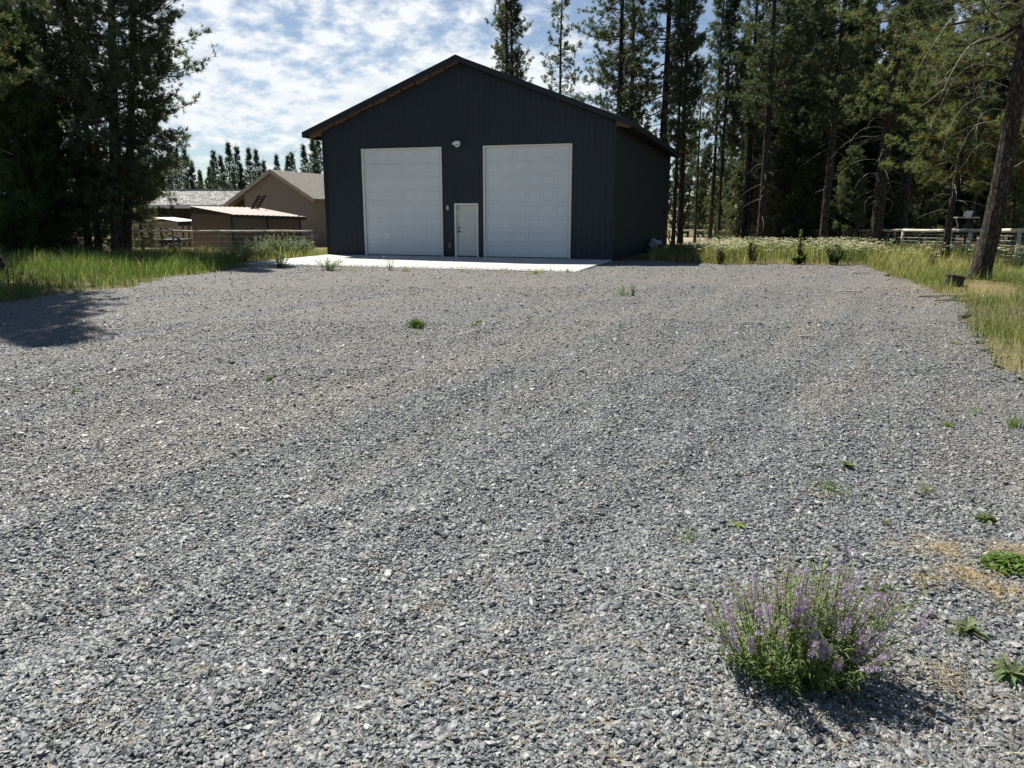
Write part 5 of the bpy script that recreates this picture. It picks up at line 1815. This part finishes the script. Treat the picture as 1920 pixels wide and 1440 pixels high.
def rail_fence(name, pts, zr, label, spacing, wires, rail_r=.055, post_r=.06, mesh_v=0.0, seed=1, pm='post', wm='post', wr=.0042):
    """log top rail on round posts, horizontal wires; pts = plan line"""
    rg = np.random.default_rng(seed)
    root = tag(empty(name, (pts[0][0], pts[0][1], 0)), label, 'fence')
    o0 = np.array([pts[0][0], pts[0][1], 0.0])
    W = [MB() for _ in wires]
    ver = MB()
    for (xa, ya), (xb, yb) in zip(pts[:-1], pts[1:]):
        Ln = math.hypot(xb - xa, yb - ya)
        n = max(1, round(Ln / spacing))
        for i in range(n + 1):
            if i == n and (xb, yb) != pts[-1]:
                continue
            t = i / n
            x, y = xa + (xb - xa) * t, ya + (yb - ya) * t
            g = float(hgt(x, y))
            z = zr(x, y)
            p = MB()
            tl = rg.normal(0, .02, 2)
            p.tube(np.array([(x, y, g - .4), (x + tl[0] * .5, y + tl[1] * .5, (g + z) / 2), (x + tl[0], y + tl[1], z - .01)]) - o0, [post_r * 1.1, post_r, post_r * .95], 10)
            p.build('post', M[pm], root, True)
        for i in range(n):
            t0, t1 = i / n, (i + 1) / n
            a_ = np.array([xa + (xb - xa) * t0, ya + (yb - ya) * t0])
            b_ = np.array([xa + (xb - xa) * t1, ya + (yb - ya) * t1])
            za, zb = zr(*a_), zr(*b_)
            u_ = np.linspace(0, 1, 6)
            P = np.stack([a_[0] + (b_[0] - a_[0]) * u_, a_[1] + (b_[1] - a_[1]) * u_, za + (zb - za) * u_ + rg.normal(0, .008, 6) - .012 * np.sin(np.pi * u_)], 1) - o0
            r_ = MB()
            r_.tube(P, rail_r * np.linspace(1.08, .9, 6), 10)
            r_.build('top_rail', M['rail'], root, True)
            ga, gb = float(hgt(*a_)), float(hgt(*b_))
            for m_, f_ in zip(W, wires):
                pa = np.array([a_[0], a_[1] - .06, ga + (za - ga) * f_]) - o0
                pb = np.array([b_[0], b_[1] - .06, gb + (zb - gb) * f_]) - o0
                m_.tube([pa, (pa + pb) / 2 - np.array((0, 0, .01)), pb], wr, 4, cap=False)
            if mesh_v:
                k = int(np.linalg.norm(b_ - a_) / mesh_v)
                for q in range(1, k):
                    c = a_ + (b_ - a_) * q / k
                    g = ga + (gb - ga) * q / k
                    zt = za + (zb - za) * q / k
                    ver.tube(np.array([(c[0], c[1] - .06, g + (zt - g) * wires[0]), (c[0], c[1] - .06, g + (zt - g) * wires[-1])]) - o0, .004, 3, cap=False)
    for m_ in W:
        m_.build('wire', M[wm], root)
    if mesh_v:
        ver.build('wire_mesh', M[wm], root)
    return root


def lz(x, y):
    return CAM_H - (430.5 - 394.97) / F * (y * math.cos(PITCH)) + 0.02


fl_x = [gx(-60, 35.2), gx(240, 35.2), gx(588, 35.6)]
rail_fence('log_rail_fence', [(gx(-150, 34.9), 34.9), (gx(240, 35.1), 35.1), (gx(588, 35.5), 35.5)], lambda x, y: .97 + .0 * x, 'log top rail and wire fence in front of the sheds on the left', 1.95, [.3, .55, .78], rail_r=.044, post_r=.046)
rail_fence('log_rail_fence', [(gx(1600, 44), 44), (gx(1690, 41.2), 41.2), (gx(1778, 37.6), 37.6), (gx(1905, 29.2), 29.2), (gx(2010, 24.5), 24.5)], lambda x, y: CAM_H - (432 - 394.97) / F * (y * .9755) + .02, 'log top rail fence with wire mesh behind the leaning trunk on the right', 3.3, [.02, .17, .34, .5, .66, .82], rail_r=.078, post_r=.075, mesh_v=.45, seed=2, pm='rail', wm='bright_wire', wr=.007)
rail_fence('paddock_fence', [(gx(1180, 74), 74), (gx(1330, 74), 74), (gx(1580, 74), 74)], lambda x, y: CAM_H - (431 - 394.97) / F * (y * .9755), 'pale rail fence far beyond the stems across the tan paddock', 4.0, [.5], rail_r=.075, seed=3)


# device behind the right fence
x, Y = gx(1806, 36), 36.0
g = float(hgt(x, Y))
t = tag(empty('antenna_stand', (x, Y, g)), 'white box with two thin antennas on a board above the right fence', 'antenna')
zb = CAM_H - (407.5 - 394.97) / F * Y * .9755 - g
b = MB()
b.tube([(0.02, 0, -.3), (0.02, 0, zb - .03)], .05, 8)
b.tube([(-.05, -.05, zb - .45), (.0, -.05, zb - .1)], .02, 6)
b.tube([(.12, -.05, zb - .45), (.05, -.05, zb - .1)], .02, 6)
b.build('pole', M['black'], t)
MB().bbox(-.62, .5, -.1, .1, zb - .03, zb + .02, .01).build('board', M['rail'], t)
b = MB()
b.prism([(-.17, -.08, zb + .02), (.10, -.08, zb + .02), (.19, -.08, zb + .30), (-.08, -.08, zb + .30)], (0, .16, 0))
b.build('box', M['white_plastic'], t)
b = MB()
b.tube([(-.18, 0, zb + .02), (-.26, 0, zb + .52)], [.012, .007], 5)
b.build('antenna', M['grey_metal'], t)
b = MB()
b.tube([(.2, 0, zb + .1), (.62, 0, zb + .55)], [.016, .009], 5)
b.build('antenna', M['black'], t)
b = MB()
b.tube([(-.55, -.11, zb + .02), (-.58, -.12, zb - .12), (-.5, -.12, zb - .28), (-.46, -.12, zb - .4), (-.55, -.12, zb - .52), (-.75, -.12, zb - .66), (-.85, -.1, zb - .95)], .02, 6)
b.build('cable', M['white_plastic'], t, True)

# things leaning at the garage side wall
x, y = loc2w(GW + .42, 9.2)
t = tag(empty('plastic_sheet', (x, y, float(hgt(x, y))), ANG), 'crumpled pale plastic sheet on a dark heap at the garage side wall', 'sheet')
rg = np.random.default_rng(12)
mb = MB()
nx = 9
U, V2 = np.meshgrid(np.linspace(-.5, .5, nx), np.linspace(-.35, .35, nx), indexing='ij')
Z = .48 + .25 * U + .16 * np.sin(7 * U + 2) * np.cos(6 * V2) + rg.normal(0, .05, U.shape)
i, j = np.meshgrid(np.arange(nx - 1), np.arange(nx - 1), indexing='ij')
q = np.stack([i * nx + j, (i + 1) * nx + j, (i + 1) * nx + j + 1, i * nx + j + 1], -1).reshape(-1, 4)
mb.add(np.stack([V2 * .8, U * 1.5, Z], -1).reshape(-1, 3), q)
mb.build('sheet_fabric', M['rag'], t)
x, y = loc2w(GW + .42, 9.2)
t = tag(empty('tarp_heap', (x, y, float(hgt(x, y))), ANG), 'low black tarp heap in the shade at the garage side wall', 'heap')
mb = MB()
zz = np.array([-.05, .08, .2, .32, .40])
mb.tube(np.stack([zz * 0, zz * 0, zz], 1), np.array([.62, .6, .5, .33, .08]), 16, jit=1 + rg.normal(0, .08, (5, 16)))
mb.build('tarp', M['rubber'], t)
x, y = loc2w(GW + .55, 13.0)
t = tag(empty('board', (x, y, float(hgt(x, y))), ANG), 'orange tan board leaning at the far end of the garage side wall', 'board')
mb = MB()
mb.prism([(.30, -.18, 0), (.32, .2, 0), (-.16, .16, 1.02), (-.17, -.10, 1.08)], (.03, 0, .01))
mb.build('plank_face', M['yellow'], t)
mb = MB()
mb.bar((.33, 0, .3), (.02, .02, .98), .05, .03, up=(0, 1, 0))
mb.build('batten', M['fir'], t)
x, y = loc2w(GW + .85, 14.2)
t = tag(empty('pole', (x, y, float(hgt(x, y))), ANG), 'dark pole leaning on the far garage corner', 'pole')
MB().tube([(.6, 0, -.02), (-.70, .05, 2.1)], [.035, .03], 8).build('pole_shaft', M['dark_wood'], t, True)
MB().tube([(-.70, .05, 2.1), (-.74, .05, 2.16)], [.034, .02], 8).build('pole_tip', M['black'], t, True)

# ------------------------------------------------------------------ neighbouring buildings on the left


def zpx(py, Y):
    """height above sea of a picture row at distance Y"""
    v_ = (720 - py) / F
    return CAM_H + Y * (v_ * math.cos(PITCH) - math.sin(PITCH)) / (math.cos(PITCH) + v_ * math.sin(PITCH))


def gxz(px, py, Y):
    z = zpx(py, Y)
    return gx(px, Y, z)


# tan gable building
Yg = 50.0
xl, xr, xa = gxz(452, 385, Yg), gxz(592, 372, Yg), gxz(512, 322, Yg)
za, ze_r, ze_l = zpx(322, Yg), zpx(371, Yg), zpx(385, Yg)
gz = float(hgt((xl + xr) / 2, Yg))
bl = tag(empty('tan_building', (xa, Yg, 0), R(-14)), 'tan gabled outbuilding with a shingle roof left of the garage', 'building')
D_ = 13.0
wl, wr = xl - xa, xr - xa
sl = (za - ze_r) / wr


def zr_(s_):
    return za - sl * abs(s_)


m_ = MB()
m_.poly([(wl, 0, gz - .2), (wr, 0, gz - .2), (wr, 0, zr_(wr)), (0, 0, za), (wl, 0, zr_(wl))])
m_.build('gable_wall', M['tan_wall'], bl)
m_ = MB()
m_.poly([(wr, 0, gz - .2), (wr, D_, gz - .2), (wr, D_, zr_(wr)), (wr, 0, zr_(wr))])
m_.build('side_wall', M['tan_wall_sunlit'], bl)
m_ = MB()
m_.poly([(wl, D_, gz - .2), (wl, 0, gz - .2), (wl, 0, zr_(wl)), (wl, D_, zr_(wl))])
m_.poly([(wr, D_, gz - .2), (wl, D_, gz - .2), (wl, D_, zr_(wl)), (0, D_, za), (wr, D_, zr_(wr))])
m_.build('side_wall', M['tan_wall'], bl)
sl_l = gxz(410, 388, Yg) - xa
for sg, e in ((1, wr + .32), (-1, sl_l)):
    rf = MB()
    rf.prism([(0, -.35, za + .13), (e, -.35, zr_(e) + .13), (e, -.35, zr_(e) + .06), (0, -.35, za + .06)], (0, D_ + .6, 0))
    rf.build('roof', M['shingle'], bl)
    fa = MB()
    fa.prism([(0, -.39, za + .15), (e, -.39, zr_(e) + .15), (e, -.39, zr_(e) - .10), (0, -.39, za - .10)], (0, .035, 0))
    fa.build('fascia', M['tan_fascia'], bl)
m_ = MB()
m_.poly([(sl_l + .3, .6, gz), (wl, .6, gz), (wl, .6, zr_(wl) - .02), (sl_l + .3, .6, zr_(sl_l + .3) - .02)])
m_.build('porch_wall', M['dark_wood'], bl)

# shake roofed house behind
Yh = 60.0
hx0, hx1 = gxz(250, 360, Yh), gxz(450, 358, Yh)
hz_r, hz_e = zpx(357, Yh + 3.6), zpx(384, Yh)
gz2 = float(hgt(hx0, Yh))
hs = tag(empty('shake_roof_house', (hx0, Yh, 0), R(1.5)), 'low house with a weathered shake roof behind the brown lean-to', 'house')
wd2 = hx1 - hx0
m_ = MB()
m_.prism([(-.4, -.3, hz_e), (-.4, 3.6, hz_r), (-.4, 3.6, hz_r - .12), (-.4, -.3, hz_e - .12)], (wd2 + .8, 0, 0))
m_.build('roof', M['shake'], hs)
m_ = MB()
m_.prism([(-.4, 3.62, hz_r), (-.4, 7.5, hz_e), (-.4, 7.5, hz_e - .12), (-.4, 3.62, hz_r - .12)], (wd2 + .8, 0, 0))
m_.build('roof', M['shake'], hs)
MB().box(-.42, wd2 + .42, 3.5, 3.75, hz_r + .002, hz_r + .07).build('ridge_cap', M['rag'], hs)
MB().box(-.42, wd2 + .42, -.34, -.302, hz_e - .26, hz_e - .02).build('fascia', M['canvas'], hs)
m_ = MB()
m_.box(0, wd2, .9, 7.0, gz2 - .2, hz_e - .14)
m_.build('wall', M['dark_wood'], hs)
for k in range(5):
    MB().box(.3 + k * wd2 / 5, .45 + k * wd2 / 5, -.15, 0, gz2 - .2, hz_e - .14).build('porch_post', M['dark_wood'], hs)
for k in range(2):
    w_ = MB().box(.9 + k * 3, 1.9 + k * 3, .85, .899, gz2 + .9, gz2 + 1.9).build('window', M['black'], hs)
    frame_mesh(.8 + k * 3, 2.0 + k * 3, gz2 + .8, gz2 + 2.0, .1, .84, .895).build('frame', M['beige'], w_)

# brown lean-to in front
Yp = 36.6
P0 = np.array([gxz(434, 402, Yp), Yp])                # nearest corner
P1 = np.array([gxz(357, 390, 39.6), 39.6])            # left back corner
P2 = np.array([gxz(562, 406, 39.4), 39.4])            # right end of the front
zl, zh = zpx(403, Yp), zpx(388.5, 39.6)
zl2 = zpx(407, 39.4)
P3 = P1 + (P2 - P0)
gz3 = float(hgt(*P0)) - .25
sh = tag(empty('lean_to_shed', (P0[0], P0[1], 0)), 'brown board lean-to with a faded tan metal roof behind the fence', 'shed')
o3 = np.array([P0[0], P0[1], 0])


def v3(p, z):
    return np.array([p[0], p[1], z]) - o3


m_ = MB()
m_.poly([v3(P1, gz3), v3(P0, gz3), v3(P0, zl - .04), v3(P1, zh - .30)])
m_.poly([v3(P1, zh - .30), v3(P0, zl - .04), v3(P0, zl), v3(P1, zh)], mat=1)
m_.build('side_wall', [M['brown_board'], M['dark_wood']], sh)
m_ = MB()
m_.poly([v3(P0, gz3), v3(P2, gz3), v3(P2, zl2), v3(P0, zl)])
m_.build('front_wall', M['brown_board'], sh)
m_ = MB()
m_.poly([v3(P2, gz3), v3(P3, gz3), v3(P3, zh), v3(P2, zl2)])
m_.poly([v3(P3, gz3), v3(P1, gz3), v3(P1, zh), v3(P3, zh)])
m_.build('back_wall', M['brown_board'], sh)
# ribbed metal roof
e1 = (P2 - P0) / np.linalg.norm(P2 - P0)
e2 = (P1 - P0) / np.linalg.norm(P1 - P0)
ln1, ln2 = np.linalg.norm(P2 - P0), np.linalg.norm(P1 - P0)
m_ = MB()
n_ = 60
s_ = np.linspace(-.12, ln1 + .22, n_)
rib = .02 * ((np.arange(n_) % 4) < 1)
slope = (zh - zl) / ln2
zt = [(zl + (zl2 - zl) * a_ / ln1) for a_ in s_]
fr = [np.array([*(P0 + e1 * a_ - e2 * .22), z_ + .04 + r_ - .22 * slope]) - o3 for a_, z_, r_ in zip(s_, zt, rib)]
bk = [np.array([*(P0 + e1 * a_ + e2 * (ln2 + .15)), zl + (z_ - zl) * .5 + slope * (ln2 + .15) + .04 + r_]) - o3 for a_, z_, r_ in zip(s_, zt, rib)]
fr2, bk2 = [p - np.array((0, 0, .03)) for p in fr], [p - np.array((0, 0, .03)) for p in bk]
V = np.array(fr + bk + fr2 + bk2)
Q = [(i, i + 1, n_ + i + 1, n_ + i) for i in range(n_ - 1)] + [(2 * n_ + i, 2 * n_ + i + 1, i + 1, i) for i in range(n_ - 1)] + [(3 * n_ + i + 1, 3 * n_ + i, 2 * n_ + i, 2 * n_ + i + 1)[::-1] for i in range(n_ - 1)]
m_.add(V, np.array(Q))
m_.build('roof', M['pink_roof'], sh)
m_ = MB()
m_.bar(fr2[0] - np.array((0, 0, .07)), fr2[-1] - np.array((0, 0, .07)), .04, .12)
m_.build('fascia', M['dark_wood'], sh)
m_ = MB()
for f_ in (.0, .5, 1.0):
    p = P0 + (P2 - P0) * f_ - np.array((0, .012))
    m_.box(p[0] - o3[0] - .05, p[0] - o3[0] + .05, p[1] - o3[1] - .03, p[1] - o3[1] + .0, gz3, zl - .03)
m_.build('corner_trim', M['dark_wood'], sh)

# slatted panel lying on the lean-to against the gable
t = tag(empty('slatted_panel', (gxz(484, 385, 41.2), 41.2, zpx(391, 41.2)), R(8)), 'dark slatted panel tilted on the lean-to roof against the tan gable', 'panel')
m_ = MB()
for sx_ in (-.16, .16):
    m_.bar((sx_ - .18, 0, 0), (sx_ + .22, .2, .68), .09, .06, up=(0, 1, 0))
m_.build('frame', M['dark_wood'], t)
m_ = MB()
for k in range(6):
    a_ = np.array((-.18, -.04, .02)) + np.array((.4, .2, .6)) * k / 5.4
    m_.bar(a_ + np.array((-.2, 0, 0)), a_ + np.array((.2, 0, 0)), .03, .075)
m_.build('slats', M['dark_wood'], t)

# white canopy, board wall, trailer in the yard
Yc = 44.0
cx = gxz(308, 414, Yc)
cw = gxz(356, 414, Yc) - gxz(262, 414, Yc)
zc0, zc1 = zpx(414.5, Yc), zpx(407.5, Yc)
gzc = float(hgt(cx, Yc))
t = tag(empty('canopy', (cx, Yc, 0)), 'white canvas canopy standing in the yard left of the lean-to', 'canopy')
h_ = cw / 2
m_ = MB()
m_.add([(-h_, -1.5, zc0), (0, -1.2, zc1), (h_, -1.5, zc0), (h_, 1.5, zc0), (0, 1.2, zc1), (-h_, 1.5, zc0), (0, 0, zc1 + .25)], [np.array([(0, 1, 4, 5), (1, 2, 3, 4)])])
m_.build('roof_canvas', M['canvas'], t)
m_ = MB()
m_.prism([(-h_, -1.5, zc0 - .002), (h_, -1.5, zc0 - .002), (h_ * .96, -1.5, zc0 - .34), (-h_ * .9, -1.5, zc0 - .34)], (0, .02, 0))
m_.build('valance', M['beige'], t)
for sx_ in (-.94, .94):
    for sy_ in (-1.45, 1.45):
        MB().tube([(sx_ * h_ * .97, sy_, gzc - .1), (sx_ * h_ * .97, sy_, zc0 - .01)], .03, 8).build('post', M['grey_metal'], t)
Yw = 47.0
t = tag(empty('board_wall', (gxz(240, 440, Yw), Yw, 0)), 'beige panel wall with dark posts behind the white canopy', 'wall')
ww_ = gxz(362, 440, Yw) - gxz(240, 440, Yw)
gzw = float(hgt(-22, Yw))
MB().box(0, ww_, 0, .06, gzw - .1, zpx(424, Yw)).build('panel', M['beige'], t)
m_ = MB()
for f_ in (.1, .31, .5, .58, .74, .84, .93):
    MB().box(ww_ * f_, ww_ * f_ + .10, -.07, -.002, gzw - .1, zpx(422, Yw)).build('post', M['dark_wood'], t)

Yt = 40.6
x0_, x1_ = gx(243, Yt), gx(353, Yt)
gt = float(hgt(x0_, Yt))
t = tag(empty('utility_trailer', (x1_, Yt, gt)), 'black flatbed trailer with grey wheels parked behind the fence', 'trailer')
Lt = x1_ - x0_
MB().bbox(-Lt, -.05, -.75, .75, .42, .62, .02).build('bed', M['black'], t)
m_ = MB()
m_.bar((-Lt, -.76, .86), (-.9, -.76, .86), .05, .04)
for k in range(4):
    m_.bar((-Lt + k * (Lt - .95) / 3, -.76, .6), (-Lt + k * (Lt - .95) / 3, -.76, .86), .04, .04, up=(0, 1, 0))
m_.build('side_rail', M['black'], t)
m_ = MB()
an = np.linspace(0.15, math.pi - .15, 12)
out = [(-.46 + .46 * math.cos(a_), -.98, .42 + .44 * math.sin(a_) ** .7) for a_ in an]
V = out + [(p[0], -.76, p[2]) for p in out]
m_.add(V, np.array([(i, i + 1, 12 + i + 1, 12 + i) for i in range(11)]))
m_.add([(p[0], p[1], p[2]) for p in out] + [(-.46 + (p[0] + .46) * .9, -.985, p[2] - .07) for p in out], np.array([(i, i + 1, 12 + i + 1, 12 + i) for i in range(11)]))
m_.build('fender', M['black'], t)
for cx_ in (-.24, -.68):
    w_ = MB()
    w_.tube([(cx_, -.96, .22), (cx_, -.93, .22), (cx_, -.79, .22), (cx_, -.76, .22)], [.19, .22, .22, .19], 20)
    w_ = w_.build('wheel', M['rubber'], t, True)
    MB().tube([(cx_, -.968, .22), (cx_, -.962, .22)], [.12, .13], 18).build('rim', M['wheel_grey'], w_)
m_ = MB()
m_.bar((-Lt, 0, .5), (-Lt - .9, 0, .45), .08, .08)
m_.tube([(-Lt - .85, 0, -.02), (-Lt - .85, 0, .5)], .03, 8)
m_.build('drawbar', M['grey_metal'], t)

# grey sided house at the left edge
Yx = 46.0
xe = gxz(14, 400, Yx)
gzx = float(hgt(xe, Yx))
t = tag(empty('grey_house', (xe, Yx, 0), R(-6)), 'pale grey sided house behind the pines at the left edge', 'house')
m_ = MB()
for k in range(14):
    m_.box(-9, 0, -.02 if k % 2 else 0, 6, gzx - .1 + k * .2, gzx + .1 + k * .2 - .004)
m_.build('wall', M['grey_siding'], t)
m_ = MB()
m_.prism([(-9.4, -.5, gzx + 2.72), (-9.4, 3, gzx + 4.3), (-9.4, 3, gzx + 4.18), (-9.4, -.5, gzx + 2.60)], (9.8, 0, 0))
m_.prism([(-9.4, 3.01, gzx + 4.3), (-9.4, 6.5, gzx + 2.72), (-9.4, 6.5, gzx + 2.60), (-9.4, 3.01, gzx + 4.18)], (9.8, 0, 0))
m_.build('roof', M['shake'], t)
MB().box(.002, .12, -.06, .12, gzx - .1, gzx + 2.65).build('corner_trim', M['trim_white'], t)
w_ = MB().box(-1.5, -.8, -.05, -.025, gzx + .9, gzx + 2.1).build('window', M['black'], t)
frame_mesh(-1.6, -.7, gzx + .8, gzx + 2.2, .1, -.07, -.022).build('frame', M['trim_white'], w_)

# gate frame of posts at the garage corner, and a wire panel on the fence
t = tag(empty('wire_panel', (gx(566, 35.0), 35.2, float(hgt(-9.5, 35)))), 'criss-cross wire panel leaning on the left fence near the garage', 'panel')
m_ = MB()
for k in range(7):
    m_.bar((-.55 + k * .12, 0, .05), (-.05 + k * .12, .05, .78), .012, .012)
    m_.bar((-.05 + k * .12, .02, .05), (-.55 + k * .12, .07, .78), .012, .012)
m_.build('wires', M['wire'], t)
m_ = MB()
m_.bar((-.6, .02, .04), (.72, .02, .04), .03, .03)
m_.bar((-.6, .06, .80), (.72, .06, .80), .03, .03)
m_.build('frame', M['post'], t)

for k_, t_ in PROTO.items():
    if k_ not in FIRST:
        for ch in list(t_.children):
            bpy.data.objects.remove(ch)
        bpy.data.objects.remove(t_)
